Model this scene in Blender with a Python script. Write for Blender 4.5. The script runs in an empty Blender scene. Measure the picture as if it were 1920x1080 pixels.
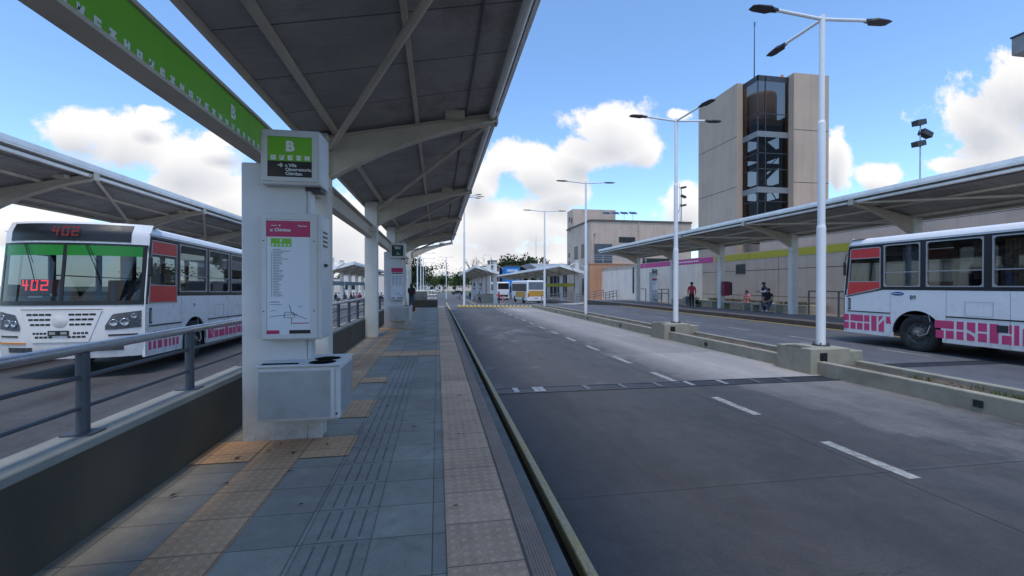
import bpy, math, random
from mathutils import Vector, Matrix, noise as mnoise
R = math.radians
random.seed(7)
S = bpy.context.scene
COL = S.collection

# ------------------------------------------------------------------ camera
FPX = 830.0
YAW = math.atan(140.0 / FPX)
CT, ST = math.cos(YAW), math.sin(YAW)
CAMZ = 1.75
cam = bpy.data.cameras.new('camera')
cam.lens = FPX / 1920 * 36
cam.sensor_width = 36
cam.clip_start, cam.clip_end = 0.05, 8000
camo = bpy.data.objects.new('camera', cam)
COL.objects.link(camo)
camo.location = (0, 0, CAMZ)
camo.rotation_euler = (R(90 - 0.345), 0, -YAW)
S.camera = camo

def pw(x, y, zc):
    """photo pixel + depth -> world point"""
    xc = (x - 960) / FPX * zc
    return Vector((xc * CT + zc * ST, zc * CT - xc * ST, CAMZ + (535 - y) / FPX * zc))

# ------------------------------------------------------------------ exposure
S.view_settings.view_transform = 'Standard'
S.view_settings.look = 'None'
S.view_settings.exposure = EXPOSURE = 0.42
S.view_settings.gamma = 1
S.cycles.transparent_max_bounces = 24

# ------------------------------------------------------------------ sun and sky
SUN_EL, SUN_AZ = 71.0, -168.0      # azimuth from +Y towards +X
sd = Vector((math.sin(R(SUN_AZ)) * math.cos(R(SUN_EL)), math.cos(R(SUN_AZ)) * math.cos(R(SUN_EL)), math.sin(R(SUN_EL))))
sun = bpy.data.lights.new('sun', 'SUN')
sun.energy, sun.angle, sun.color = 1.6, R(14), (1.0, 0.94, 0.86)
suno = bpy.data.objects.new('sun', sun)
COL.objects.link(suno)
suno.rotation_euler = sd.to_track_quat('Z', 'Y').to_euler()

W = bpy.data.worlds.new('World')
S.world = W
W.use_nodes = True
wt = W.node_tree
for n in list(wt.nodes): wt.nodes.remove(n)
def wn(t, **k):
    n = wt.nodes.new(t)
    for a, b in k.items(): setattr(n, a, b)
    return n
wout = wn('ShaderNodeOutputWorld'); wbg = wn('ShaderNodeBackground')
wt.links.new(wbg.outputs[0], wout.inputs[0])
wbg.inputs['Strength'].default_value = 0.15
sky = wn('ShaderNodeTexSky', sky_type='NISHITA', sun_disc=False)
sky.sun_elevation, sky.sun_rotation = R(SUN_EL), R(SUN_AZ)
sky.altitude, sky.air_density, sky.dust_density, sky.ozone_density = 600, 1.0, 0.6, 1.6
tc = wn('ShaderNodeTexCoord')
def L(a, b): wt.links.new(a, b)
def wmath(op, a, b=None, c=None, clamp=False):
    n = wn('ShaderNodeMath', operation=op, use_clamp=clamp)
    for i, v in enumerate((a, b, c)):
        if v is None: continue
        if isinstance(v, (int, float)): n.inputs[i].default_value = v
        else: L(v, n.inputs[i])
    return n.outputs[0]
def wvec(op, a, b=None, out=0):
    n = wn('ShaderNodeVectorMath', operation=op)
    for i, v in enumerate((a, b)):
        if v is None: continue
        if isinstance(v, (tuple, list, Vector)): n.inputs[i].default_value = v
        else: L(v, n.inputs[i])
    return n.outputs[out]
sep = wn('ShaderNodeSeparateXYZ'); L(tc.outputs['Generated'], sep.inputs[0])
yy = wmath('MAXIMUM', wmath('ABSOLUTE', sep.outputs['Y']), 0.02)
comb = wn('ShaderNodeCombineXYZ')
L(wmath('DIVIDE', sep.outputs['X'], yy), comb.inputs[0])
L(wmath('DIVIDE', sep.outputs['Z'], yy), comb.inputs[1])
uv = comb.outputs[0]
def uv_of(x, y):
    xc = (x - 960) / FPX
    dx, dy, dz = xc * CT + ST, CT - xc * ST, (535 - y) / FPX
    return dx / dy, dz / dy, dy
def nz(scale, detail, rough, w=None):
    n = wn('ShaderNodeTexNoise'); n.inputs['Scale'].default_value = scale
    n.inputs['Detail'].default_value = detail; n.inputs['Roughness'].default_value = rough
    if w: L(wvec('ADD', uv, w), n.inputs['Vector'])
    else: L(uv, n.inputs['Vector'])
    return n
# banks of cumulus: centre and radii given once, as directions
BANKS = [(165, 240, 105, 48), (250, 265, 120, 62), (350, 300, 110, 62), (425, 380, 100, 62), (330, 350, 90, 50),
         (1150, 248, 100, 66), (1200, 275, 62, 44), (1095, 285, 70, 42), (1010, 315, 90, 52), (960, 300, 60, 36), (1050, 350, 70, 40),
         (935, 425, 130, 72), (905, 340, 50, 50), (1010, 415, 80, 60), (870, 500, 200, 60), (1050, 480, 90, 40),
         (1850, 235, 110, 74), (1930, 180, 130, 90), (1890, 290, 150, 50), (1800, 310, 80, 24), (1645, 330, 52, 30), (1572, 310, 30, 66), (1290, 390, 56, 52),
         (1272, 216, 26, 13), (640, 440, 130, 110), (560, 450, 120, 90), (720, 500, 140, 60), (60, 420, 130, 50), (290, 215, 40, 20), (430, 260, 60, 18)]
def banks(vec):
    dens = None
    for (cx, cy, rx, ry) in BANKS:
        u0, v0, d = uv_of(cx, cy)
        a = rx / FPX / d / d; b = ry / FPX / d
        v = wvec('LENGTH', wvec('MULTIPLY', wvec('SUBTRACT', vec, (u0, v0, 0)), (1 / a, 1 / b, 0)), out=1)
        s = wmath('SUBTRACT', 1.0, v)
        dens = s if dens is None else wmath('MAXIMUM', dens, s)
    return wmath('MAXIMUM', dens, -0.9)
dens = banks(uv)
above = banks(wvec('ADD', uv, (0.012, 0.05, 0)))
n1 = nz(7.0, 9, 0.58); n2 = nz(3.0, 3, 0.5, (7.3, 2.1, 0)); n3 = nz(17.0, 9, 0.66, (1.2, 5.1, 0))
fb = wmath('ADD', wmath('MULTIPLY', wmath('SUBTRACT', n1.outputs[0], 0.5), 1.75), wmath('MULTIPLY', wmath('SUBTRACT', n3.outputs[0], 0.5), 1.0))
dd = wmath('ADD', dens, fb)
mr = wn('ShaderNodeMapRange', interpolation_type='SMOOTHSTEP')
L(dd, mr.inputs[0]); mr.inputs[1].default_value = -0.04; mr.inputs[2].default_value = 0.32
cover = mr.outputs[0]
up = wmath('GREATER_THAN', sep.outputs['Z'], -0.01)
cover = wmath('MULTIPLY', cover, up)
# cloud brightness: lit tops, greyer thick bases
mr2 = wn('ShaderNodeMapRange'); L(wmath('ADD', above, wmath('ADD', wmath('MULTIPLY', wmath('SUBTRACT', n2.outputs[0], 0.5), 1.3), wmath('MULTIPLY', wmath('SUBTRACT', n1.outputs[0], 0.5), 0.9))), mr2.inputs[0])
mr2.inputs[1].default_value = 0.0; mr2.inputs[2].default_value = 0.95; mr2.inputs[3].default_value = 0; mr2.inputs[4].default_value = 1
cc = wn('ShaderNodeMix', data_type='RGBA'); L(mr2.outputs[0], cc.inputs[0])
CLOUD_LIT, CLOUD_BASE = (5.2, 5.1, 5.1, 1), (3.3, 3.45, 3.75, 1)
cc.inputs[6].default_value = CLOUD_LIT; cc.inputs[7].default_value = CLOUD_BASE
# the blue itself
tint = wn('ShaderNodeMix', data_type='RGBA', blend_type='MULTIPLY'); tint.inputs[0].default_value = 1
L(sky.outputs[0], tint.inputs[6]); SKY_TINT = (1.02, 1.22, 1.36, 1); tint.inputs[7].default_value = SKY_TINT
hz = wn('ShaderNodeMapRange'); L(sep.outputs['Z'], hz.inputs[0])
hz.inputs[1].default_value = 0.0; hz.inputs[2].default_value = 0.16; hz.inputs[3].default_value = 0.55; hz.inputs[4].default_value = 0.0
veil = wn('ShaderNodeMix', data_type='RGBA'); L(hz.outputs[0], veil.inputs[0]); L(tint.outputs[2], veil.inputs[6]); veil.inputs[7].default_value = (3.9, 4.45, 5.2, 1)
mixc = wn('ShaderNodeMix', data_type='RGBA'); L(cover, mixc.inputs[0]); L(veil.outputs[2], mixc.inputs[6]); L(cc.outputs[2], mixc.inputs[7])
L(mixc.outputs[2], wbg.inputs[0])

# ------------------------------------------------------------------ object helpers
def tag(o, label=None, cat=None, group=None, kind=None):
    if label: o['label'] = label
    if cat: o['category'] = cat
    if group: o['group'] = group
    if kind: o['kind'] = kind
    return o
def thing(name, label, cat, loc=(0, 0, 0), rz=0.0, group=None):
    o = bpy.data.objects.new(name, None); COL.objects.link(o)
    o.empty_display_size = 0.2
    o.location = loc; o.rotation_euler = (0, 0, rz)
    return tag(o, label, cat, group)
def copy_tree(o, parent=None):
    c = o.copy(); COL.objects.link(c); c.parent = parent
    for ch in list(o.children): copy_tree(ch, c)
    return c

class MB:
    def __init__(s): s.v, s.f, s.m = [], [], []; s.sm = []
    def add(s, vs, fs, mi=0, smooth=False):
        b = len(s.v); s.v += [tuple(p) for p in vs]
        for f in fs: s.f.append(tuple(b + i for i in f)); s.m.append(mi); s.sm.append(smooth)
        return s
    def box(s, x0, x1, y0, y1, z0, z1, mi=0):
        if x0 > x1: x0, x1 = x1, x0
        if y0 > y1: y0, y1 = y1, y0
        if z0 > z1: z0, z1 = z1, z0
        vs = [(x0,y0,z0),(x1,y0,z0),(x1,y1,z0),(x0,y1,z0),(x0,y0,z1),(x1,y0,z1),(x1,y1,z1),(x0,y1,z1)]
        return s.add(vs, [(0,3,2,1),(4,5,6,7),(0,1,5,4),(1,2,6,5),(2,3,7,6),(3,0,4,7)], mi)
    def cbox(s, x0, x1, y0, y1, z0, z1, c=0.01, mi=0):
        """box with chamfered vertical and top edges"""
        if x0 > x1: x0, x1 = x1, x0
        if y0 > y1: y0, y1 = y1, y0
        c = min(c, (x1-x0)*.4, (y1-y0)*.4, (z1-z0)*.4)
        def ring(i, z): return [(x0+c+i,y0+i,z),(x1-c-i,y0+i,z),(x1-i,y0+c+i,z),(x1-i,y1-c-i,z),(x1-c-i,y1-i,z),(x0+c+i,y1-i,z),(x0+i,y1-c-i,z),(x0+i,y0+c+i,z)]
        vs = ring(c*.7, z0) + ring(0, z0+c) + ring(0, z1-c) + ring(c*.7, z1)
        fs = [tuple(range(7,-1,-1)), tuple(range(24,32))]
        for k in range(3):
            for i in range(8): fs.append((k*8+i, k*8+(i+1)%8, k*8+8+(i+1)%8, k*8+8+i))
        return s.add(vs, fs, mi)
    def bar(s, p, q, w, h, mi=0, upv=(0, 0, 1)):
        p, q = Vector(p), Vector(q); d = (q - p).normalized()
        u = Vector(upv); r = d.cross(u)
        if r.length < 1e-4: r = d.cross(Vector((1, 0, 0)))
        r.normalize(); u = r.cross(d)
        a, b = r * w / 2, u * h / 2
        vs = [p-a-b, p+a-b, p+a+b, p-a+b, q-a-b, q+a-b, q+a+b, q-a+b]
        return s.add(vs, [(0,3,2,1),(4,5,6,7),(0,1,5,4),(1,2,6,5),(2,3,7,6),(3,0,4,7)], mi)
    def cyl(s, p, q, r0, r1=None, n=12, mi=0, cap=True):
        if r1 is None: r1 = r0
        p, q = Vector(p), Vector(q); d = (q - p).normalized()
        a = d.cross(Vector((0, 0, 1)))
        if a.length < 1e-4: a = Vector((1, 0, 0))
        a.normalize(); b = d.cross(a)
        vs = []
        for c, r in ((p, r0), (q, r1)):
            for i in range(n):
                t = 2 * math.pi * i / n
                vs.append(c + a * (r * math.cos(t)) + b * (r * math.sin(t)))
        s.add(vs, [(i, n + i, n + (i+1) % n, (i+1) % n) for i in range(n)], mi, True)
        if cap: s.add(vs, [tuple(range(n)), tuple(n + i for i in reversed(range(n)))], mi)
        return s
    def tube(s, pts, r, n=8, mi=0):
        pts = [Vector(p) for p in pts]
        rs = r if isinstance(r, (list, tuple)) else [r] * len(pts)
        vs, fs = [], []; prev = None
        for k, p in enumerate(pts):
            d = (pts[min(k+1, len(pts)-1)] - pts[max(k-1, 0)]).normalized()
            if prev is None:
                a = d.cross(Vector((0, 0, 1)))
                if a.length < 1e-4: a = d.cross(Vector((1, 0, 0)))
            else: a = prev - d * prev.dot(d)
            a.normalize(); prev = a; b = d.cross(a)
            for i in range(n):
                t = 2 * math.pi * i / n
                vs.append(p + a * (rs[k] * math.cos(t)) + b * (rs[k] * math.sin(t)))
        for k in range(len(pts) - 1):
            for i in range(n): fs.append((k*n+i, (k+1)*n+i, (k+1)*n+(i+1)%n, k*n+(i+1)%n))
        s.add(vs, fs, mi, True)
        return s.add(vs[:n] + vs[-n:], [tuple(range(n)), tuple(n + i for i in reversed(range(n)))], mi)
    def prism(s, poly, axis, a0, a1, mi=0):
        """poly in the plane across axis: axis x -> (y,z), y -> (x,z), z -> (x,y)"""
        def P(p, a): return {'x': (a, p[0], p[1]), 'y': (p[0], a, p[1]), 'z': (p[0], p[1], a)}[axis]
        n = len(poly); vs = [P(p, a0) for p in poly] + [P(p, a1) for p in poly]
        fs = [tuple(range(n)), tuple(reversed(range(n, 2*n)))] + [(i, n+i, n+(i+1)%n, (i+1)%n) for i in range(n)]
        return s.add(vs, fs, mi)
    def lathe(s, prof, c=(0, 0, 0), axis='z', n=24, mi=0):
        vs, fs = [], []; c = Vector(c)
        for (r, h) in prof:
            for i in range(n):
                t = 2 * math.pi * i / n; a, b = r * math.cos(t), r * math.sin(t)
                vs.append(c + Vector({'z': (a, b, h), 'x': (h, a, b), 'y': (b, h, a)}[axis]))
        for k in range(len(prof) - 1):
            for i in range(n): fs.append((k*n+i, k*n+(i+1)%n, (k+1)*n+(i+1)%n, (k+1)*n+i))
        return s.add(vs, fs, mi, True)
    def grid(s, fn, nu, nv, mi=0, smooth=True):
        vs = [fn(i / nu, j / nv) for j in range(nv+1) for i in range(nu+1)]
        fs = [(j*(nu+1)+i, j*(nu+1)+i+1, (j+1)*(nu+1)+i+1, (j+1)*(nu+1)+i) for j in range(nv) for i in range(nu)]
        return s.add(vs, fs, mi, smooth)
    def quad(s, a, b, c, d, mi=0): return s.add([a, b, c, d], [(0, 1, 2, 3)], mi)
    def build(s, name, mats, parent=None, loc=None, bevel=0, fix=True):
        me = bpy.data.meshes.new(name)
        me.from_pydata(s.v, [], s.f)
        if not isinstance(mats, (list, tuple)): mats = [mats]
        for m in mats: me.materials.append(m)
        me.polygons.foreach_set('material_index', s.m)
        me.polygons.foreach_set('use_smooth', s.sm)
        if fix:
            import bmesh
            bm = bmesh.new(); bm.from_mesh(me); bmesh.ops.recalc_face_normals(bm, faces=bm.faces); bm.to_mesh(me); bm.free()
        me.update()
        o = bpy.data.objects.new(name, me); COL.objects.link(o)
        if parent: o.parent = parent
        if loc: o.location = loc
        if bevel:
            b = o.modifiers.new('bevel', 'BEVEL'); b.width = bevel; b.segments = 2; b.limit_method = 'ANGLE'
        return o

def text(body, size, mat, parent, loc, rot=(90, 0, 0), ext=0.002, align='CENTER', bold=0.0, sx=1.0, name='lettering', space=1.0):
    cu = bpy.data.curves.new('lettering', 'FONT')
    cu.body = body; cu.size = size; cu.extrude = ext; cu.align_x = align; cu.align_y = 'CENTER'; cu.offset = bold; cu.space_character = space
    cu.resolution_u = 3
    t = bpy.data.objects.new('lettering', cu); COL.objects.link(t)
    bpy.context.view_layer.update()
    me = bpy.data.meshes.new_from_object(t.evaluated_get(bpy.context.evaluated_depsgraph_get()))
    bpy.data.objects.remove(t)
    me.materials.clear(); me.materials.append(mat)
    o = bpy.data.objects.new(name, me); COL.objects.link(o)
    o.parent = parent; o.location = loc; o.rotation_euler = [R(a) for a in rot]; o.scale = (sx, 1, 1)
    return o

# ------------------------------------------------------------------ materials
def lin(c): return tuple(((v / 255) / 12.92 if v / 255 <= 0.04045 else ((v / 255 + 0.055) / 1.055) ** 2.4) for v in c)
class NT:
    def __init__(s, name):
        s.m = bpy.data.materials.new(name); s.m.use_nodes = True; s.t = s.m.node_tree
        s.b = s.t.nodes['Principled BSDF']; s.out = s.t.nodes['Material Output']
    def n(s, t, **k):
        x = s.t.nodes.new(t)
        for a, b in k.items(): setattr(x, a, b)
        return x
    def l(s, a, b): s.t.links.new(a, b)
    def math(s, op, a, b=None, c=None, clamp=False):
        x = s.n('ShaderNodeMath', operation=op, use_clamp=clamp)
        for i, v in enumerate((a, b, c)):
            if v is None: continue
            if isinstance(v, (int, float)): x.inputs[i].default_value = v
            else: s.l(v, x.inputs[i])
        return x.outputs[0]
    def coord(s, scale=(1, 1, 1), kind='Object'):
        t = s.n('ShaderNodeTexCoord'); mp = s.n('ShaderNodeMapping'); s.l(t.outputs[kind], mp.inputs[0]); mp.inputs['Scale'].default_value = scale
        return mp.outputs[0]
    def wpos(s):
        g = s.n('ShaderNodeNewGeometry'); return g.outputs['Position']
    def noise(s, scale, detail=4, rough=0.55, vec=None):
        x = s.n('ShaderNodeTexNoise'); x.inputs['Scale'].default_value = scale; x.inputs['Detail'].default_value = detail; x.inputs['Roughness'].default_value = rough
        if vec is not None: s.l(vec, x.inputs['Vector'])
        return x.outputs[0]
    def ramp(s, f, a, b, lo=0.0, hi=1.0, smooth=False):
        x = s.n('ShaderNodeMapRange'); s.l(f, x.inputs[0])
        if smooth: x.interpolation_type = 'SMOOTHSTEP'
        x.inputs[1].default_value, x.inputs[2].default_value, x.inputs[3].default_value, x.inputs[4].default_value = a, b, lo, hi
        return x.outputs[0]
    def mix(s, f, a, b, blend='MIX'):
        x = s.n('ShaderNodeMix', data_type='RGBA', blend_type=blend)
        for i, v in ((0, f), (6, a), (7, b)):
            if isinstance(v, (int, float)): x.inputs[i].default_value = v
            elif isinstance(v, (tuple, list)): x.inputs[i].default_value = (*v[:3], 1)
            else: s.l(v, x.inputs[i])
        return x.outputs[2]
    def bump(s, h, strength=0.3, dist=0.01):
        x = s.n('ShaderNodeBump'); x.inputs['Strength'].default_value = strength; x.inputs['Distance'].default_value = dist
        s.l(h, x.inputs['Height']); s.l(x.outputs[0], s.b.inputs['Normal'])
    def col(s, c):
        if isinstance(c, (tuple, list)): s.b.inputs['Base Color'].default_value = (*c[:3], 1)
        else: s.l(c, s.b.inputs['Base Color'])
    def rough(s, r):
        if isinstance(r, (int, float)): s.b.inputs['Roughness'].default_value = r
        else: s.l(r, s.b.inputs['Roughness'])

MATS = {}
def mat(name, c, rough=0.6, metal=0.0, var=0.12, scale=3.0, bump=0.0, bscale=60.0, spec=0.5, dirt=None, dirtamt=0.0, emit=0.0):
    """paint / metal / concrete with uneven tone, grain and optional dirt blotches"""
    if name in MATS: return MATS[name]
    k = NT(name); v = k.coord()
    f = k.noise(scale, 6, 0.6, v)
    lo = tuple(x * (1 - var) for x in c); hi = tuple(min(1, x * (1 + var)) for x in c)
    cc = k.mix(k.ramp(f, 0.3, 0.7), lo, hi)
    if dirt:
        d = k.noise(scale * 0.7 + 0.3, 8, 0.7, v)
        cc = k.mix(k.math('MULTIPLY', k.ramp(d, 0.48, 0.72), dirtamt), cc, dirt)
    k.col(cc)
    k.rough(k.ramp(k.noise(scale * 4, 4, 0.6, v), 0.3, 0.7, max(0.02, rough - 0.08), min(1, rough + 0.08)))
    k.b.inputs['Metallic'].default_value = metal
    k.b.inputs['Specular IOR Level'].default_value = spec
    if name.endswith('_wall'):
        sk_ = k.noise(1.6, 8, .7, k.coord((1, 1, .06))); cc = k.mix(k.ramp(sk_, .48, .68, 0, .32), cc, tuple(x * .5 for x in c)); k.col(cc)
    if name == 'white_paint':
        sp = k.n('ShaderNodeSeparateXYZ'); k.l(v, sp.inputs[0]); gm = k.noise(7, 8, .7, v)
        cc = k.mix(k.math('MULTIPLY', k.ramp(sp.outputs[2], 0, .28, 1, 0), k.ramp(gm, .38, .62, 0, .6)), cc, (.2, .17, .14)); k.col(cc)
    if name == 'bus_white':
        sp = k.n('ShaderNodeSeparateXYZ'); k.l(v, sp.inputs[0]); gm = k.noise(4, 8, .7, k.coord((1, 1, .35)))
        gr_ = k.math('MULTIPLY', k.ramp(sp.outputs[2], .3, 1.1, 1, 0), k.ramp(gm, .35, .7, 0, .55)); k.col(k.mix(gr_, cc, (.30, .26, .22)))
    if bump: k.bump(k.noise(bscale, 4, 0.6, v), bump, 0.01)
    if emit:
        k.b.inputs['Emission Color'].default_value = (*c, 1); k.b.inputs['Emission Strength'].default_value = emit
    MATS[name] = k.m
    return k.m
def glass(name, tint, refl=1.0, ior=1.5, opaq=0.0):
    if name in MATS: return MATS[name]
    k = NT(name); k.t.nodes.remove(k.b)
    tr = k.n('ShaderNodeBsdfTransparent'); tr.inputs[0].default_value = (*tint, 1)
    gl = k.n('ShaderNodeBsdfGlossy'); gl.inputs['Roughness'].default_value = 0.03; gl.inputs[0].default_value = (refl, refl, refl, 1)
    fr = k.n('ShaderNodeFresnel'); ge = k.n('ShaderNodeNewGeometry'); k.l(k.math('MULTIPLY_ADD', ge.outputs['Backfacing'], 1 / ior - ior, ior), fr.inputs[0])
    mx = k.n('ShaderNodeMixShader'); k.l(fr.outputs[0], mx.inputs[0]); k.l(tr.outputs[0], mx.inputs[1]); k.l(gl.outputs[0], mx.inputs[2])
    k.l(mx.outputs[0], k.out.inputs[0])
    MATS[name] = k.m
    return k.m

M = {}
M['white_paint'] = mat('white_paint', (0.57, 0.575, 0.57), 0.45, var=0.05, scale=1.5, dirt=(0.42, 0.40, 0.37), dirtamt=0.4)
M['bus_white'] = mat('bus_white', (0.82, 0.80, 0.78), 0.3, var=0.03, scale=1.2, dirt=(0.6, 0.58, 0.56), dirtamt=0.2)
M['cream_steel'] = mat('cream_steel', (0.52, 0.46, 0.37), 0.5, var=0.08, scale=2.0, dirt=(0.2, 0.16, 0.12), dirtamt=0.35)
M['column_paint'] = mat('column_paint', (0.68, 0.65, 0.58), 0.6, var=0.07, scale=1.5, dirt=(0.3, 0.28, 0.25), dirtamt=0.35, bump=0.1)
M['pole_white'] = mat('pole_white', (0.80, 0.80, 0.80), 0.5, var=0.05, scale=1.0, dirt=(0.4, 0.38, 0.36), dirtamt=0.2)
M['steel'] = mat('steel', (0.42, 0.43, 0.45), 0.32, metal=0.85, var=0.15, scale=4.0)
M['post_blue'] = mat('post_blue', (0.075, 0.085, 0.10), 0.5, metal=0.2, var=0.15, scale=4, dirt=(0.12, 0.11, 0.1), dirtamt=0.3)
M['concrete'] = mat('concrete', (0.32, 0.295, 0.225), 0.9, var=0.16, scale=2.2, bump=0.35, bscale=40, dirt=(0.12, 0.11, 0.09), dirtamt=0.5)
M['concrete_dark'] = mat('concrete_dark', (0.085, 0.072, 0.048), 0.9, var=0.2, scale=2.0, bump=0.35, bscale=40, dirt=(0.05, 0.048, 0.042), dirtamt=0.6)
M['coping'] = mat('coping', (0.27, 0.265, 0.235), 0.85, var=0.14, scale=3.0, bump=0.3, dirt=(0.16, 0.15, 0.13), dirtamt=0.5)
M['black'] = mat('black', (0.012, 0.012, 0.014), 0.4, var=0.2)
M['rubber'] = mat('rubber', (0.018, 0.018, 0.019), 0.85, var=0.25, scale=8, bump=0.2, dirt=(0.07, 0.065, 0.06), dirtamt=0.5)
M['dark_metal'] = mat('dark_metal', (0.045, 0.047, 0.052), 0.5, metal=0.3, var=0.2)
M['grey_plastic'] = mat('grey_plastic', (0.16, 0.165, 0.18), 0.5, var=0.1)
M['green'] = mat('green_sign', (0.155, 0.44, 0.02), 0.45, var=0.06)
M['magenta'] = mat('magenta_sign', (0.42, 0.02, 0.10), 0.45, var=0.06)
M['pink'] = mat('pink_livery', (0.62, 0.055, 0.17), 0.4, var=0.07)
M['red'] = mat('red_film', (0.62, 0.035, 0.035), 0.35, var=0.06)
M['sign_black'] = mat('sign_black', (0.012, 0.009, 0.012), 0.35, var=0.1)
M['sign_white'] = mat('sign_white', (0.72, 0.74, 0.74), 0.5, var=0.03)
M['letter_grey'] = mat('letter_grey', (0.09, 0.09, 0.1), 0.6, var=0.1)
M['yellow'] = mat('yellow_paint', (0.56, 0.40, 0.03), 0.6, var=0.15, scale=6, dirt=(0.15, 0.12, 0.06), dirtamt=0.5)
M['led_red'] = mat('led_red', (1.0, 0.03, 0.04), 0.5, var=0.0, emit=1.3)
M['hole'] = mat('hole_black', (.004, .004, .004), 1.0, var=0, spec=0.05)
M['glass'] = glass('clear_glass', (0.50, 0.56, 0.58))
M['tint_glass'] = glass('tinted_glass', (0.30, 0.31, 0.34))
# ------------------------------------------------------------------ ground, roads, platforms
def gz(y):
    if y < 36: return 0.0
    if y < 70: return -(y - 36) * 0.033
    if y < 174: return -1.122 - (y - 70) * 0.0037
    return -1.507
def struct(mb, name, m, bevel=0): return tag(mb.build(name, m, bevel=bevel), kind='structure')

def road_mat(name, base, dark, split=None, joints=3.55, streaks=(), slab=True, var=0.25):
    k = NT(name); v = k.coord(); sp = k.n('ShaderNodeSeparateXYZ'); k.l(v, sp.inputs[0]); X, Y = sp.outputs[0], sp.outputs[1]
    mp = k.coord((1, 0.16, 1)); f1 = k.noise(1.3, 8, 0.65, mp); f2 = k.noise(0.45, 5, 0.6, k.coord((1, .6, 1))); f3 = k.noise(40, 3, 0.6, v); f4 = k.noise(5, 8, .7, v)
    amt = k.ramp(f2, 0.3, 0.7, 0.0, 0.35)
    if split is not None:
        e = k.math('ADD', X, k.math('MULTIPLY', k.math('SUBTRACT', f2, 0.5), .9))
        near = k.ramp(Y, 2.0, 8.5, .5, 0.0)
        a = k.ramp(k.math('SUBTRACT', e, near), split - 0.5, split + 1.3, 1.0, 0.0, True)
        far = k.ramp(Y, 14, 40, 1.0, 0.85)
        amt = k.math('ADD', amt, k.math('ADD', k.math('MULTIPLY', k.math('LESS_THAN', Y, 7.2), 1.0), k.ramp(Y, 2.5, 6.8, .9, 0)))
        amt = k.math('ADD', k.math('MULTIPLY', a, far), k.math('MULTIPLY', amt, 0.45))
    for (cx, w, s) in streaks:
        g = k.math('SUBTRACT', 1.0, k.math('DIVIDE', k.math('ABSOLUTE', k.math('SUBTRACT', X, cx)), w), clamp=True)
        amt = k.math('ADD', amt, k.math('MULTIPLY', g, k.math('MULTIPLY', k.ramp(f1, 0.35, 0.65), s)))
    m1 = k.noise(.75, 6, .7, k.coord((1, .7, 1))); m2_ = k.noise(2.6, 7, .72, k.coord((1, .55, 1)))
    amt = k.math('ADD', amt, k.math('MULTIPLY', k.ramp(amt, .65, 1.0, .12, 1.1) if split is not None else 1.0, k.math('ADD', k.ramp(m1, .38, .62, -.22, .2), k.ramp(m2_, .4, .6, -.14, .14))))
    deep = k.ramp(amt, 1.2, 2.4, 1.0, .55)
    amt = k.math('MAXIMUM', k.math('MINIMUM', amt, 1.12), -.05)
    c = k.mix(amt, base, dark)
    tone = k.math('ADD', k.ramp(f1, 0.25, 0.75, 1 - var, 1 + var), k.ramp(f3, 0.3, 0.7, -0.13, 0.13))
    tone = k.math('MULTIPLY', k.math('MULTIPLY', tone, deep), k.ramp(f4, .3, .7, .86, 1.12))
    if slab:
        idx = k.math('ADD', k.math('FLOOR', k.math('DIVIDE', Y, joints)), k.math('MULTIPLY', k.math('GREATER_THAN', X, 4.1), 17.0))
        wn_ = k.n('ShaderNodeTexWhiteNoise', noise_dimensions='1D'); k.l(idx, wn_.inputs['W'])
        tone = k.math('MULTIPLY', tone, k.ramp(wn_.outputs[0], 0, 1, 0.88, 1.1))
    cc = k.n('ShaderNodeVectorMath', operation='SCALE'); k.l(c, cc.inputs[0]); k.l(tone, cc.inputs['Scale']); c = cc.outputs[0]
    # oil drips and old patches
    smd = k.noise(1.6, 9, .78, k.coord((1, .6, 1), 'Object')); c = k.mix(k.math('MULTIPLY', k.ramp(smd, .52, .64, 0, .6), k.ramp(amt, .3, .8)), c, tuple(x * .5 for x in dark))
    dr = k.n('ShaderNodeTexVoronoi'); dr.inputs['Scale'].default_value = 1.1; k.l(k.coord((1, .55, 1)), dr.inputs['Vector'])
    sp2 = k.ramp(k.math('ADD', dr.outputs['Distance'], k.math('MULTIPLY', f4, .25)), 0.16, 0.26, 0.55, 0.0)
    c = k.mix(sp2, c, tuple(x * 0.45 for x in dark))
    if slab:   # sawn joints
        wob = k.math('MULTIPLY', k.math('SUBTRACT', f4, .5), .02)
        my = k.math('ABSOLUTE', k.math('SUBTRACT', k.math('FRACT', k.math('ADD', k.math('DIVIDE', k.math('ADD', Y, wob), joints), 0.517)), 0.5))
        j = k.math('LESS_THAN', my, 0.008 / joints * 1.0)
        jx = k.math('LESS_THAN', k.math('ABSOLUTE', k.math('SUBTRACT', k.math('ADD', X, wob), 4.09)), 0.010)
        jj = k.math('MAXIMUM', j, jx)
        c = k.mix(k.math('MULTIPLY', jj, .8), c, (0.012, 0.012, 0.014))
    vc = k.n('ShaderNodeTexVoronoi', feature='DISTANCE_TO_EDGE'); vc.inputs['Scale'].default_value = .23
    wv = k.n('ShaderNodeVectorMath', operation='ADD'); nv = k.n('ShaderNodeTexNoise'); nv.inputs['Scale'].default_value = 2.2; nv.inputs['Detail'].default_value = 7; k.l(v, nv.inputs['Vector'])
    k.l(v, wv.inputs[0]); k.l(nv.outputs['Color'], wv.inputs[1]); k.l(wv.outputs[0], vc.inputs['Vector'])
    c = k.mix(k.math('MULTIPLY', k.math('LESS_THAN', vc.outputs['Distance'], .0014), k.ramp(f2, .45, .55, 0, .6)), c, (.015, .015, .016))
    pit = k.noise(75, 2, .8, v); c = k.mix(k.ramp(pit, .62, .72, 0, .45), c, tuple(x * .4 for x in dark)); c = k.mix(k.ramp(pit, .26, .36, .25, 0), c, base)
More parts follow.
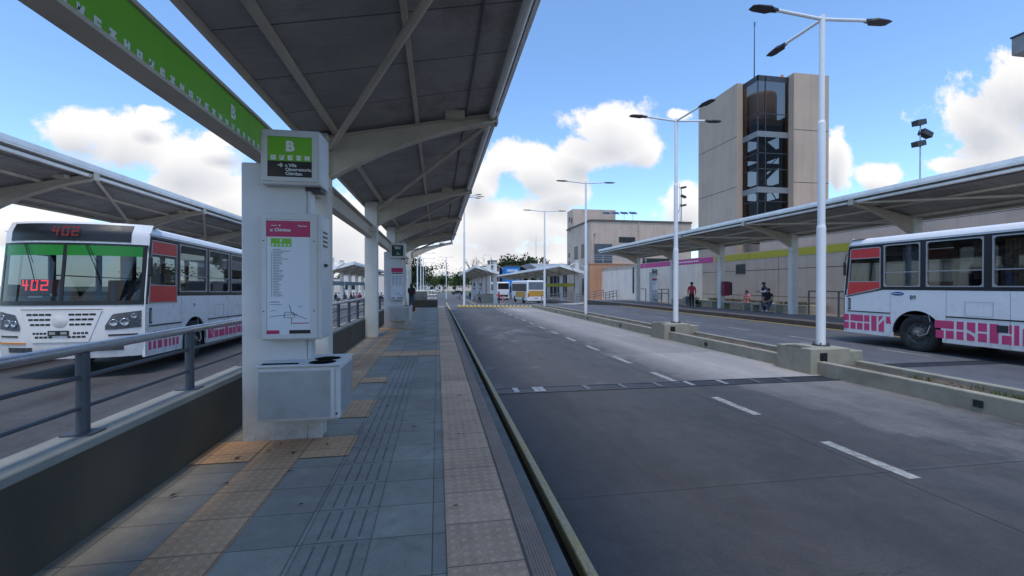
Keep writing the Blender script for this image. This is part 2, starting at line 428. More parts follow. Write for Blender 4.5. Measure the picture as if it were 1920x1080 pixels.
    k.col(c); k.rough(k.ramp(f1, 0.3, 0.7, 0.62, 0.85)); k.bump(k.math('ADD', f3, k.math('MULTIPLY', f4, .8)), 0.25, 0.006)
    return k.m
M['road'] = road_mat('lane_concrete', (0.33, 0.30, 0.275), (0.072, 0.068, 0.067), split=4.35, streaks=((1.9, .8, .7), (3.5, .8, .8), (5.1, .5, .25), (6.5, .5, .2)))
M['road_c'] = road_mat('asphalt_c', (0.105, 0.108, 0.12), (0.06, 0.062, 0.07), streaks=((10.5, .6, .3), (13.6, .6, .3)), slab=False)
M['road_a'] = road_mat('asphalt_a', (0.075, 0.07, 0.07), (0.03, 0.028, 0.03), streaks=((-4.2, .6, .6), (-6.4, .6, .6)), slab=False)
k = NT('far_ground'); v = k.coord(); sp = k.n('ShaderNodeSeparateXYZ'); k.l(v, sp.inputs[0])
f = k.noise(.08, 6, .6, v); g2 = k.noise(1.2, 6, .65, v)
far = k.math('ADD', k.ramp(sp.outputs[1], 150, 200), k.math('MULTIPLY', k.math('SUBTRACT', f, .5), .6), clamp=True)
asf = k.mix(k.ramp(g2, .3, .7), (0.075, 0.078, 0.088), (0.115, 0.117, 0.125))
k.col(k.mix(far, asf, k.mix(k.ramp(f, .35, .65), (.10, .12, .045), (.2, .17, .11)))); k.rough(.85); M['ground'] = k.m

g = MB(); xs = [-900, -60, 60, 900]; ys = [-80, 35.9, 36, 70, 174, 2500]
pts = {}
for y in ys:
    z = -0.22 if y < 36 else gz(y) - 0.001
    for x in xs: pts[(x, y)] = len(g.v); g.v.append((x, y, z))
for a in range(len(ys) - 1):
    for b in range(len(xs) - 1):
        g.f.append((pts[(xs[b], ys[a])], pts[(xs[b+1], ys[a])], pts[(xs[b+1], ys[a+1])], pts[(xs[b], ys[a+1])])); g.m.append(0); g.sm.append(False)
struct(g, 'ground', M['ground'])

def sheet(name, x0, x1, y0, y1, z, m):
    return struct(MB().quad((x0, y0, z), (x1, y0, z), (x1, y1, z), (x0, y1, z)), name, m)
sheet('road', 0.88, 7.36, -6, 36.0, 0.0, M['road'])
sheet('road', 8.34, 15.66, -6, 36.0, 0.0, M['road_c'])
sheet('road', -9.6, -2.3, -6, 35.9, -0.16, M['road_a'])
# painted dashes on the middle road
k = NT('road_paint'); v = k.coord(); f = k.noise(14, 6, .7, v); f2 = k.noise(2, 4, .6, v)
k.col(k.mix(k.ramp(k.math('ADD', f, k.math('MULTIPLY', f2, .5)), .55, .95), (.40, .40, .37), (.12, .12, .12))); k.rough(.75); M['road_paint'] = k.m
for i in range(-1, 15):
    y = 3.33 + i * 2.0
    sheet('lane_marking', 4.20, 4.33, y, y + .96, 0.004, M['road_paint'])
for i in range(9):
    y = 9 + i * 3.2
    sheet('lane_marking', 11.9, 12.02, y, y + 1.3, 0.004, M['road_paint'])
# spill stains of light cement in the bus lane
k = NT('cement_spill'); v = k.coord((1, .7, 1)); f = k.noise(1.1, 8, .7, v); tr = k.n('ShaderNodeBsdfTransparent'); mx = k.n('ShaderNodeMixShader')
k.col((.27, .28, .30)); k.rough(.9); sp = k.n('ShaderNodeSeparateXYZ'); k.l(k.coord(), sp.inputs[0])
edge = k.math('MULTIPLY', k.ramp(k.math('ABSOLUTE', k.math('SUBTRACT', sp.outputs[1], 16.2)), 1.2, 3.3, 1, 0), k.ramp(k.math('ABSOLUTE', k.math('SUBTRACT', sp.outputs[0], 2.5)), .7, 1.5, 1, 0))
k.l(k.math('MULTIPLY', k.ramp(f, .47, .68), k.math('MULTIPLY', edge, .75)), mx.inputs[0]); k.l(tr.outputs[0], mx.inputs[1]); k.l(k.b.outputs[0], mx.inputs[2]); k.l(mx.outputs[0], k.out.inputs[0])
sheet('road_stain', 1.0, 4.05, 12.8, 19.6, 0.004, k.m)

# ---- platform B, where the camera stands
def tile_mat(name, c, kind, x0, size=0.4, yoff=0.0):
    k = NT(name); v = k.coord(); sp = k.n('ShaderNodeSeparateXYZ'); k.l(v, sp.inputs[0]); X, Y = sp.outputs[0], sp.outputs[1]
    ty = k.math('DIVIDE', k.math('ADD', Y, 50 + yoff), size); fy_ = k.math('FRACT', ty)
    tx = k.math('DIVIDE', k.math('SUBTRACT', X, x0 - 40 * size), size); fx_ = k.math('FRACT', tx)
    hash_ = k.n('ShaderNodeTexWhiteNoise', noise_dimensions='2D'); cb = k.n('ShaderNodeCombineXYZ')
    k.l(k.math('FLOOR', tx), cb.inputs[0]); k.l(k.math('FLOOR', ty), cb.inputs[1]); k.l(cb.outputs[0], hash_.inputs['Vector'])
    f1 = k.noise(1.2, 6, .65, v); f2 = k.noise(90, 3, .7, v); f3 = k.noise(9, 6, .7, v)
    tone = k.math('MULTIPLY', k.ramp(hash_.outputs[0], 0, 1, .86, 1.12), k.math('MULTIPLY', k.ramp(f1, .3, .7, .8, 1.18), k.math('MULTIPLY', k.ramp(f2, .3, .7, .84, 1.16), k.ramp(f3, .3, .7, .88, 1.1))))
    sc = k.n('ShaderNodeVectorMath', operation='SCALE'); sc.inputs[0].default_value = c; k.l(tone, sc.inputs['Scale']); cc = sc.outputs[0]
    def near_edge(fr, w): return k.math('GREATER_THAN', k.math('ABSOLUTE', k.math('SUBTRACT', fr, .5)), .5 - w)
    joint = k.math('MAXIMUM', near_edge(fy_, .009), near_edge(fx_, .009))
    h = k.math('MULTIPLY', joint, -1.2)
    if kind == 'dome':
        n_ = 6.0
        a = k.math('SUBTRACT', k.math('FRACT', k.math('MULTIPLY', fx_, n_)), .5); b = k.math('SUBTRACT', k.math('FRACT', k.math('MULTIPLY', fy_, n_)), .5)
        d = k.math('SQRT', k.math('ADD', k.math('MULTIPLY', a, a), k.math('MULTIPLY', b, b)))
        dm = k.ramp(d, .18, .34, 1, 0, True)
        h = k.math('ADD', h, dm); cc = k.mix(k.math('MULTIPLY', dm, .22), cc, tuple(min(1, x * 1.7) for x in c))
    if kind == 'bars':
        a = k.math('ABSOLUTE', k.math('SUBTRACT', k.math('FRACT', k.math('ADD', k.math('MULTIPLY', fx_, 5.0), .5)), .5))
        inside = k.math('MULTIPLY', k.math('LESS_THAN', k.math('ABSOLUTE', k.math('SUBTRACT', fy_, .5)), .42), k.math('LESS_THAN', k.math('ABSOLUTE', k.math('SUBTRACT', fx_, .5)), .44))
        gr = k.math('MULTIPLY', k.ramp(a, .06, .12, 1, 0), inside)
        h = k.math('SUBTRACT', h, gr); cc = k.mix(k.math('MULTIPLY', gr, .5), cc, (.03, .03, .03))
    if kind == 'ribs':
        a = k.math('ABSOLUTE', k.math('SUBTRACT', k.math('FRACT', k.math('DIVIDE', X, .018)), .5)); rr = k.ramp(a, .15, .35)
        h = k.math('ADD', h, rr); cc = k.mix(k.math('MULTIPLY', rr, .35), cc, (.03, .028, .028))
    cc = k.mix(k.math('MULTIPLY', joint, .7), cc, (.025, .025, .025))
    st = k.noise(2.3, 8, .75, v); cc = k.mix(k.ramp(st, .58, .75, 0, .4), cc, (.05, .045, .04))
    k.col(cc); k.rough(.78); k.bump(k.math('ADD', h, k.math('MULTIPLY', f2, .25)), .55, .006)
    return k.m
GREY, OCHRE, PINKT = (.31, .272, .218), (.56, .33, .18), (.60, .37, .235)
k = tile_mat('grey_tile', GREY, 'plain', -2.03)
M['grey_tile'] = k
M['ochre_tile'] = tile_mat('ochre_tile', OCHRE, 'dome', -1.63)
M['pink_tile'] = tile_mat('pink_tile', PINKT, 'dome', .05, .437)
M['bar_tile'] = tile_mat('bar_tile', (.305, .27, .225), 'bars', -.80)
M['rib_tile'] = tile_mat('rib_tile', (.40, .265, .19), 'ribs', .05, 50)
PZ = 0.2
PB1 = 33.0
pl = MB(); pl.box(-2.34, .628, -6, PB1, -.3, PZ)
struct(pl, 'platform', M['grey_tile'])
sheet('pavement', -1.63, -1.22, -6, PB1, PZ + .004, M['ochre_tile'])
sheet('pavement', -.80, -.40, -6, PB1, PZ + .004, M['bar_tile'])
sheet('pavement', .05, .487, -6, PB1, PZ + .004, M['pink_tile'])
sheet('pavement', .487, .628, -6, PB1, PZ + .004, M['rib_tile'])
for (a, b, c, d) in ((-2.12, -1.63, 4.2, 4.75), (-1.22, -.8, 4.2, 4.75), (-1.22, -.8, 5.4, 6.2), (-1.22, -.8, 7.3, 7.7), (-1.22, .05, 9.9, 10.7), (-2.1, -1.63, 16.0, 16.5), (-1.22, -.8, 16.0, 16.5)):
    sheet('pavement', a, b, c, d, PZ + .008, M['ochre_tile'])
M['kerb_grey'] = mat('kerb_grey', (.17, .16, .145), .9, var=.2, scale=4, bump=.3, dirt=(.07, .06, .05), dirtamt=.6)
struct(MB().box(.628, .715, -6, PB1, -.3, PZ - .004), 'kerb', M['kerb_grey'])
# drain channel and yellow-edged concrete strip beside the road
k = NT('gutter_dirt'); v = k.coord(); f = k.noise(6, 8, .7, v); k.col(k.mix(k.ramp(f, .35, .65), (.014, .011, .007), (.05, .036, .02))); k.rough(.95); k.bump(f, .6, .01); M['gutter'] = k.m
struct(MB().quad((.71, -6, -.06), (.88, -6, -.06), (.88, PB1, -.06), (.71, PB1, -.06)), 'gutter', M['gutter'])
k = NT('worn_yellow'); v = k.coord((1, .5, 1)); f = k.noise(5, 8, .7, v); g_ = k.noise(60, 3, .6, v)
c = k.mix(k.ramp(f, .35, .62), (.66, .47, .20), (.54, .45, .32)); c = k.mix(k.ramp(g_, .4, .8, 0, .5), c, (.06, .055, .04)); k.col(c); k.rough(.9); k.bump(g_, .3, .005); M['worn_yellow'] = k.m
struct(MB().cbox(.872, .945, -6, 45, -.3, .03, .01), 'kerb', M['worn_yellow'])

# ---- platform C, across the road
k = NT('platform_c_floor'); v = k.coord(); f = k.noise(2, 6, .65, v); b = k.n('ShaderNodeTexBrick'); k.l(v, b.inputs['Vector']); b.inputs['Scale'].default_value = 2.4
b.inputs['Color1'].default_value = (.21, .175, .155, 1); b.inputs['Color2'].default_value = (.25, .205, .18, 1); b.inputs['Mortar'].default_value = (.1, .09, .085, 1); b.inputs['Mortar Size'].default_value = .012
c = k.mix(k.ramp(f, .3, .7, 0, .4), b.outputs[0], (.13, .115, .105)); k.col(c); k.rough(.85); M['plat_c'] = k.m
struct(MB().box(15.82, 21.1, -4, 46, -.9, PZ), 'platform', M['plat_c'])
M['kerb_brown'] = mat('kerb_brown', (.085, .062, .052), .9, var=.25, scale=4, bump=.3)
struct(MB().box(15.66, 15.815, -4, 46, -.6, PZ - .003), 'kerb', M['kerb_brown'])
sheet('lane_marking', 15.42, 15.56, -4, 36, .004, M['yellow'])
M['pale_ramp'] = mat('pale_ramp', (.33, .32, .30), .9, var=.12, scale=2)
rp = MB(); rp.add([(14.6, 46.0, gz(46) + .004), (21.0, 46.0, PZ - .15), (21.0, 55, gz(55) + .25), (14.6, 55, gz(55) + .006)], [(0, 1, 2, 3)]); struct(rp, 'pavement', M['pale_ramp'])

# ---- the long concrete planter between the roads
M['soil'] = mat('soil', (.12, .085, .06), .95, var=.4, scale=5, bump=1.0, bscale=25, dirt=(.05, .04, .03), dirtamt=.7)
def soil_fn(u, v): 
    x = 7.48 + u * .74; y = -3 + v * 36.6
    return (x, y, .155 + .06 * mnoise.noise((x * 3, y * 1.2, 0)) + .035 * mnoise.noise((x * 9, y * 7, 4)))
struct(MB().grid(soil_fn, 10, 260), 'soil', M['soil'])
pm = MB(); 
wallp = thing('median_planter', 'long low concrete planter wall dividing the two roads on the right', 'planter', (7.35, 0, 0))
a = MB()
for (y0, y1) in ((-3, 7.55), (8.45, 13.2), (14.1, 33.8)): a.cbox(0, .14, y0, y1, -.1, .26, .012)
a.build('near_wall', M['concrete'], wallp)
a = MB()
for (y0, y1) in ((-3, 7.55), (8.45, 13.2), (14.1, 33.8)): a.cbox(.86, 1.0, y0, y1, -.1, .25, .012)
a.box(.14, .86, 33.66, 33.8, -.1, .25)
a.build('far_wall', M['concrete'], wallp)
for y in (4.93, 11.2, 17.0, 21.0, 27.0):
    a = MB(); a.box(-.012, .02, y - .05, y + .05, .075, .165); a.box(-.02, -.012, y - .06, y + .06, .155, .17); a.box(-.02, -.012, y - .06, y + .06, .07, .085); a.box(-.02, -.012, y - .06, y - .048, .085, .155); a.box(-.02, -.012, y + .048, y + .06, .085, .155)
    a.build('recessed_light', M['dark_metal'], wallp)
# sparse grass at the near end
gr = MB(); rnd = random.Random(3)
for i in range(6500):
    y = -2 + 9.4 * rnd.random() if rnd.random() < .85 else rnd.uniform(7, 33); x = rnd.uniform(7.52, 8.18)
    if mnoise.noise((x * 2, y * .8, 9)) < -.25 + max(0, y - 5.0) * .16: continue
    h = rnd.uniform(.03, .11); t = rnd.uniform(0, 6.28); dx, dy = math.cos(t) * .012, math.sin(t) * .012; lx, ly = rnd.uniform(-.05, .05), rnd.uniform(-.05, .05)
    z = .14 + .06 * mnoise.noise((x * 3, y * 1.2, 0))
    gr.add([(x - dx, y - dy, z), (x + dx, y + dy, z), (x + lx, y + ly, z + h)], [(0, 1, 2)])
k = NT('grass_blade'); v = k.coord(); f = k.noise(3, 3, .6, v); k.col(k.mix(k.ramp(f, .3, .7), (.06, .10, .025), (.16, .15, .06))); k.rough(.8)
tag(gr.build('grass', k.m, fix=False), kind='stuff')

rb_ = MB(); rnd = random.Random(31)
for i in range(1500):
    y = rnd.uniform(2, 33) if rnd.random() < .6 else rnd.uniform(4.5, 14); x = rnd.uniform(7.54, 8.16); s = rnd.uniform(.008, .035) * (1.5 if rnd.random() < .12 else 1)
    z = .15 + .06 * mnoise.noise((x * 3, y * 1.2, 0)) + .035 * mnoise.noise((x * 9, y * 7, 4))
    p = [Vector((x, y, z)) + Vector(d) * s * rnd.uniform(.6, 1.3) for d in ((1, 0, 0), (0, 1, 0), (-1, 0, 0), (0, -1, 0), (0, 0, .9), (0, 0, -.6))]
    rb_.add(p, [(0, 1, 4), (1, 2, 4), (2, 3, 4), (3, 0, 4), (1, 0, 5), (2, 1, 5), (3, 2, 5), (0, 3, 5)])
tag(rb_.build('rubble', M['soil']), kind='stuff')
# ---- concrete blocks that carry the nearer lamps
def plinth(y, label):
    t = thing('lamp_plinth', label, 'concrete block', (7.2, y, 0), group='concrete lamp plinths')
    b = MB(); b.cbox(0, .9, 0, .9, -.1, .50, .015); b.cbox(.90, 1.25, .05, .85, -.1, .44, .015); b.build('block', M['concrete'], t)
    n = MB(); n.box(.20, .36, -.012, .0, .24, .42); n.box(.24, .32, -.03, -.012, .29, .37); n.build('recessed_light', M['black'], t)
    n = MB(); n.box(-.0, .26, .25, .65, .5, .506); n.build('access_cover', M['concrete_dark'], t)
plinth(7.55, 'grey concrete block at the base of the tallest looking street lamp, beside the white bus')
plinth(13.2, 'grey concrete block at the base of the second lamp before the man in red')

# ---- steel drain grates across the roads
def drain(x0, x1, y0, y1, label, bars):
    t = thing('drain_grate', label, 'drain grate', (0, 0, 0))
    b = MB(); b.box(x0, x1, y0, y0 + .05, -.05, .012); b.box(x0, x1, y1 - .05, y1, -.05, .012); b.build('frame', M['dark_metal'], t)
    s = MB(); n = int((x1 - x0) / .045)
    for i in range(n): 
        x = x0 + (i + .5) * (x1 - x0) / n
        s.box(x - .012, x + .012, y0 + .05, y1 - .05, -.03, .006)
    s.box(x0, x1, y0 + .05, y1 - .05, -.05, -.025); s.build('bars', M['grate'], t)
    for x in bars:
        MB().box(x - .045, x + .045, y0 + .05, y1 - .05, .007, .016).build('cross_bar', M['grate_bar'] if x < 1.8 or 4.2 < x < 5.2 else M['grate_worn'], t)
M['grate'] = mat('grate_steel', (.075, .078, .09), .5, metal=.4, var=.3, scale=5)
M['grate_worn'] = mat('grate_worn', (.13, .13, .14), .5, metal=.4, var=.3, scale=5)
M['grate_bar'] = mat('grate_bar', (.33, .33, .34), .5, metal=.4, var=.3, scale=5)
drain(.95, 7.33, 7.02, 7.42, 'steel drain grate with pale cross bars across the middle road', (1.28, 1.62, 1.72, 2.5, 3.15, 3.8, 4.4, 5.05, 5.7, 6.3))
drain(8.4, 15.4, 7.9, 8.3, 'dark drain grate across the right road beside the white bus', ())

# ---- yellow barrier of lane separators at the road's end
M['pale_band'] = mat('pale_band', (.40, .36, .26), .8, var=.15)
proto = None
for i in range(19):
    f = i / 18; x = 1.72 + f * 5.45; y = 35.3 - f * 1.5
    if proto is None:
        proto = thing('lane_separator', 'yellow and pale striped lane separator block on the asphalt where the middle road ends', 'road barrier', group='yellow lane separators')
        b = MB(); b.grid(lambda u, v: (-.13 + .26 * u, -.2 + .4 * v, .2 * (math.sin(math.pi * u) ** .6) * min(1, 6 * min(v, 1 - v) + .35)), 6, 6); b.build('block', M['yellow'], proto)
        b = MB(); b.grid(lambda u, v: (-.03 + .06 * u, -.21 + .42 * v, .004 + .21 * (math.sin(math.pi * (.33 + .34 * u)) ** .6) * min(1, 6 * min(v, 1 - v) + .35)), 3, 6); b.build('pale_band', M['pale_band'], proto); o = proto
    else: o = copy_tree(proto)
    o.location = (x, y, 0); o.rotation_euler.z = R(-15)
struct(MB().box(-15.5, -9.6, -6, 36, -.4, .02), 'platform', M['plat_c'])
# ------------------------------------------------------------------ shelters
k = NT('soffit_sheet'); v = k.coord(); sp = k.n('ShaderNodeSeparateXYZ'); k.l(v, sp.inputs[0])
f = k.noise(1.1, 6, .6, v); fa = k.noise(7, 6, .7, k.coord((.3, 2, 1)))
j = k.math('LESS_THAN', k.math('ABSOLUTE', k.math('SUBTRACT', k.math('FRACT', k.math('DIVIDE', sp.outputs[1], 1.05)), .5)), .010)
rb = k.math('FRACT', k.math('MULTIPLY', sp.outputs[1], 9.0)); rbm = k.ramp(k.math('ABSOLUTE', k.math('SUBTRACT', rb, .5)), .1, .4)
c = k.mix(k.ramp(f, .3, .7), (.25, .24, .235), (.37, .355, .33)); c = k.mix(k.ramp(fa, .55, .75, 0, .4), c, (.09, .08, .07)); rs = k.noise(.9, 8, .75, k.coord((1, .6, 1))); c = k.mix(k.ramp(rs, .52, .66, 0, .5), c, (.12, .085, .055)); c = k.mix(k.math('MULTIPLY', j, .75), c, (.02, .02, .022))
k.col(c); k.rough(.55); k.b.inputs['Metallic'].default_value = .15; k.bump(rbm, .25, .006); M['soffit'] = k.m
M['soffit_pale'] = mat('soffit_pale', (.72, .65, .56), .7, var=.1)
M['roof_sheet'] = mat('roof_sheet', (.55, .56, .58), .45, var=.08, scale=1.5, dirt=(.3, .28, .26), dirtamt=.3)
M['tube_white'] = mat('tube_white', (.80, .79, .77), .4, var=.06, scale=2, dirt=(.3, .29, .28), dirtamt=.3)
M['lamp_lens'] = mat('lamp_lens', (.5, .47, .36), .3, var=.05)

def shelter(name, label, xc, s, ys, y0, y1, ze, z_top, ground=PZ, slope=.2, diag=1, cw=.36, mast=None, zs=lambda y: 0.0, reach=3.0, back=.28, soff=None, beamlow=1.0, group=None, first_brace=True):
    """cantilever bus shelter: columns at xc, eave towards s, ze = soffit height at the eave"""
    eave = xc + s * reach; bk = xc - s * back
    t = thing(name, label, 'bus shelter', (xc, 0, 0), group=group)
    X = lambda d: s * d                                  # distance from the column towards the eave
    so = lambda d: ze - slope * (reach - d)              # soffit height
    # roof: a thin ribbed sheet with edge
    rf = MB(); th = .085
    ny = max(1, int((y1 - y0) / 6))
    for i in range(ny):
        a, b = y0 + (y1 - y0) * i / ny, y0 + (y1 - y0) * (i + 1) / ny
        p = [(X(reach), so(reach)), (X(reach), so(reach) + th), (X(-back), so(-back) + th), (X(-back), so(-back))]
        vs = [(x, a, z + zs(a)) for x, z in p] + [(x, b, z + zs(b)) for x, z in p]
        rf.add(vs, [(3, 0, 4, 7)], 1); rf.add(vs, [(1, 2, 6, 5), (2, 3, 7, 6), (0, 1, 5, 4)], 0)
        if i == 0: rf.add(vs, [(0, 3, 2, 1)], 0)
        if i == ny - 1: rf.add(vs, [(4, 5, 6, 7)], 0)
    rf.build('roof', [M['roof_sheet'], soff or M['soffit']], t, fix=False)
    # fascia: two white bands with a shadow gap, and a tube along the edge
    fs = MB()
    def along(dx0, dx1, z0, z1, mi=0):
        for i in range(ny):
            a, b = y0 + (y1 - y0) * i / ny, y0 + (y1 - y0) * (i + 1) / ny
            xs_ = sorted((X(dx0), X(dx1)))
            vs = []
            for y in (a, b):
                for x, z in ((xs_[0], z0), (xs_[1], z0), (xs_[1], z1), (xs_[0], z1)): vs.append((x, y, ze + z + zs(y)))
            fs.add(vs, [(0, 1, 2, 3), (4, 7, 6, 5), (0, 4, 5, 1), (1, 5, 6, 2), (2, 6, 7, 3), (3, 7, 4, 0)], mi)
    along(reach + .004, reach + .05, .06, .17); along(reach + .05, reach + .075, .02, .09); along(reach + .004, reach + .05, -.03, .02)
    if mast is not None:
        along(reach + .08, reach + .16, -.12, .26)
        p = [(X(reach + .1), ze - .14), (X(reach + .1), ze + .26), (X(-back), so(-back) + .26), (X(-back), so(-back) - .14)]
        fs.prism([(x, z + zs(y0)) for x, z in p], 'y', y0 - .12, y0 - .01)
    fs.build('fascia', M['tube_white'], t)
    tb = MB(); tb.tube([(X(reach - .11), y, ze - .13 + zs(y)) for y in [y0 + (y1 - y0) * i / ny for i in range(ny + 1)]], .055, 10); tb.build('edge_tube', M['tube_white'], t)
    along_d = [(.30, .07, .09), (1.62, .06, .08), (-back + .05, .05, .08)]
    for d, w, h in along_d:
        p = MB()
        ys_ = [y0 + (y1 - y0) * i / ny for i in range(ny + 1)]
        for i in range(ny):
            p.bar((X(d), ys_[i], so(d) - h / 2 - .002 + zs(ys_[i])), (X(d), ys_[i+1], so(d) - h / 2 - .002 + zs(ys_[i+1])), w, h)
        p.build('purlin', M['cream_steel'], t)
    cn = MB(); cn.tube([(X(2.45), y, so(2.45) - .03 + zs(y)) for y in [y0 + (y1 - y0) * i / ny for i in range(ny + 1)]], .016, 6); cn.build('conduit', M['grey_plastic'], t)
    # beams
    bot = [(cw / 2, -1.30 * beamlow), (.64, -1.02 * beamlow - .02), (1.1, -.80), (1.65, -.58), (2.1, -.42), (2.4, -.33), (2.82, -.24), (reach - .02, -.20)]
    for i, y in enumerate(ys):
        zz = zs(y); w = .055
        top = [(reach - .02, -.09), (cw / 2, -.09)]
        low = [(d, ze + dz + zz) for d, dz in bot]
        upp = [(d, so(d) + dz + zz) for d, dz in top]
        b = MB(); b.prism([(X(d), z) for d, z in low + upp], 'y', y - w, y + w)
        for (d0, z0), (d1, z1) in zip(low[:-1], low[1:]):
            b.bar((X(d0), y, z0 - .012), (X(d1), y, z1 - .012), .20, .024)
        b.bar((X(upp[0][0]), y, upp[0][1] + .012), (X(upp[1][0]), y, upp[1][1] + .012), .20, .024)
        b.box(X(reach - .02), X(reach + .012), y - .11, y + .11, ze - .245 + zz, ze - .035 + zz)
        b.cyl((X(reach - .1), y - .2, ze - .13 + zz), (X(reach - .1), y + .2, ze - .13 + zz), .07, n=10)
        b.build('beam', M['cream_steel'], t)
        # column
        gy = ground if not callable(ground) else ground(y)
        ztop = (z_top if mast is None else mast) + zz
        c = MB(); c.cbox(-cw / 2, cw / 2, y - .16, y + .16, gy, ztop, .014)
        c.build('column', M['column_paint'], t)
        if mast is None:
            cp = MB(); cp.box(-cw / 2 - .006, cw / 2 + .006, y - .166, y + .166, ztop - .93, ztop - .90); cp.build('joint_plate', M['cream_steel'], t)
        else:
            r = MB(); r.cyl((0, y, ztop - .1), (X(reach * .62), y, so(reach * .62) + .1 + zz), .045, n=8); r.cyl((0, y, ztop - .1), (X(-1.2), y, ztop - .9), .03, n=6); r.build('tie_rod', M['tube_white'], t)
            r = MB(); r.cbox(-cw / 2 - .1, cw / 2 + .1, y - .22, y + .22, ztop, ztop + .1, .02); r.build('mast_cap', M['column_paint'], t)
        # diagonal brace in the bay on the near side of this column
        lx = MB(); lx.box(X(2.25) - .16, X(2.25) + .16, y - .34, y - .14, so(2.25) - .10 + zz, so(2.25) - .004 + zz); lx.build('light_box', M['lamp_lens'], t)
    for i in range(len(ys) + (1 if first_brace else 0)):
        if diag > 0:
            ya = ys[i] if i < len(ys) else ys[-1] + 5.9
            yb = ys[i-1] if i > 0 else ys[0] - 5.9
            if i >= len(ys): continue
        else:
            if i >= len(ys): continue
            yb = ys[i]; ya = ys[i-1] if i > 0 else ys[0] - 5.9
        r = MB(); r.tube([(X(cw / 2 + .02), ya - .08 * diag, ze - .84 + zs(ya)), (X(reach - .12), yb + .12 * diag, ze - .17 + zs(yb))], .048, 10)
        r.build('brace', M['cream_steel'], t)
    return t

YB = [1.95, 7.85, 13.85, 19.6, 25.5, 31.3]
shelter('bus_shelter', 'long cantilever shelter with dark ceiling over the tiled platform with the green B sign', -1.95, 1, YB, -4.0, 30.6, 4.86, 4.26, diag=1)
YC = [8.7, 14.8, 20.95, 27.05, 33.2, 39.6]
shelter('bus_shelter', 'long cantilever shelter along the beige wall with pink and yellow bands', 18.85, -1, YC, -3, 42.0, 5.12, 4.46, diag=-1, slope=.22)
YA = [2.9, 9.0, 15.07, 21.3, 27.4, 33.4]
shelter('bus_shelter', 'cantilever shelter with white edge seen above the bus numbered 402', -13.0, 1, YA, -4, 36, 5.12, 4.46, ground=-.2, diag=1, slope=.22)
gzf = lambda y: gz(y) - .1
shelter('bus_shelter', 'distant shelter with tall mast, pale ceiling and totems left of the orange bus', 8.3, -1, [64, 72, 80, 88, 96, 104], 62, 112, 4.35, 4.0, ground=gzf, mast=5.05, cw=.5, zs=lambda y: -(y - 64) * .004, reach=2.9, slope=.3, soff=M['soffit_pale'])
shelter('bus_shelter', 'distant shelter with tall masts standing over the orange and white bus', 19.1, -1, [59, 67, 75, 83, 91, 99, 107], 57, 122, 4.35, 4.0, ground=gzf, mast=5.1, cw=.5, zs=lambda y: -(y - 59) * .002, reach=2.9, slope=.3, soff=M['soffit_pale'])
shelter('bus_shelter', 'distant shelter over the seated crowd, seen between two platform columns', -13.6, 1, [61, 67, 73, 79, 85, 91], 59.5, 95, 4.55, 4.1, ground=gzf, mast=5.3, cw=.5, zs=lambda y: -(y - 61) * .004, reach=2.9, slope=.3, soff=M['soffit_pale'])
struct(MB().box(-15.5, -11.2, 58, 96, -1.9, -.78), 'platform', M['plat_c'])
struct(MB().box(4.95, 9.5, 60, 114, -1.9, -.86), 'platform', M['plat_c'])
struct(MB().box(4.78, 4.94, 59.8, 114, -1.9, -.80), 'kerb', M['coping'])
struct(MB().box(17.0, 20.6, 57, 122, -1.9, -.66), 'platform', M['plat_c'])

def glyph(i, s, parent, loc, axis):
    """small white block pictogram with a notch cut in, standing on its lower left corner"""
    pats = (((0, 0, 1, .4), (0, .4, .35, 1), (.35, .62, 1, 1), (.62, .4, 1, .62)), ((0, .3, .38, 1), (.12, 0, .88, .62), (.62, .62, 1, 1)),
            ((0, 0, .4, 1), (.4, .6, 1, 1), (.4, 0, 1, .42)), ((0, 0, 1, .36), (0, .64, 1, 1), (.2, .36, .8, .64)), ((0, 0, .42, 1), (.42, .3, .66, .7), (.66, 0, 1, 1)))
    m = MB()
    for a, b, c, d in pats[i % 5]:
        if axis == 'x': m.box(a * s, c * s, 0, .0015, b * s, d * s)
        else: m.box(0, .0015, a * s, c * s, b * s, d * s)
    return m.build('pictogram', M['sign_white'], parent, loc)
# green sign beam running through the columns of platform B, and the plain beam beyond
def sign_beam():
    t = thing('sign_beam', 'long overhead steel beam with green route B band and white pictograms', 'sign beam', (-2.06, 0, 3.17))
    b = MB(); b.prism([(0, -.0), (.19, -.0), (.19, .03), (.10, .03), (.10, .35), (.19, .35), (.19, .38), (0, .38), ], 'y', -3.0, 30.9); b.build('beam', M['cream_steel'], t)
    p = MB(); p.box(.10, .165, -3.0, 5.6, .035, .345); pn = p.build('green_band', M['green'], t)
    text('B', .17, M['sign_white'], pn, (.168, 4.55, .20), rot=(90, 0, 90), bold=.006)
    rnd = random.Random(2)
    g = MB()                                       # row of small white blocky pictograms along the bottom edge
    y = -2.8
    shapes = ['E', 'M', 'P', 'Z', 'K']
    i = 0
    while y < 5.5:
        if 4.42 < y < 4.6: pass
        glyph(i, .055, pn, (.166, y, .04), 'y'); i += 1
        y += .12
    return t
sign_beam()

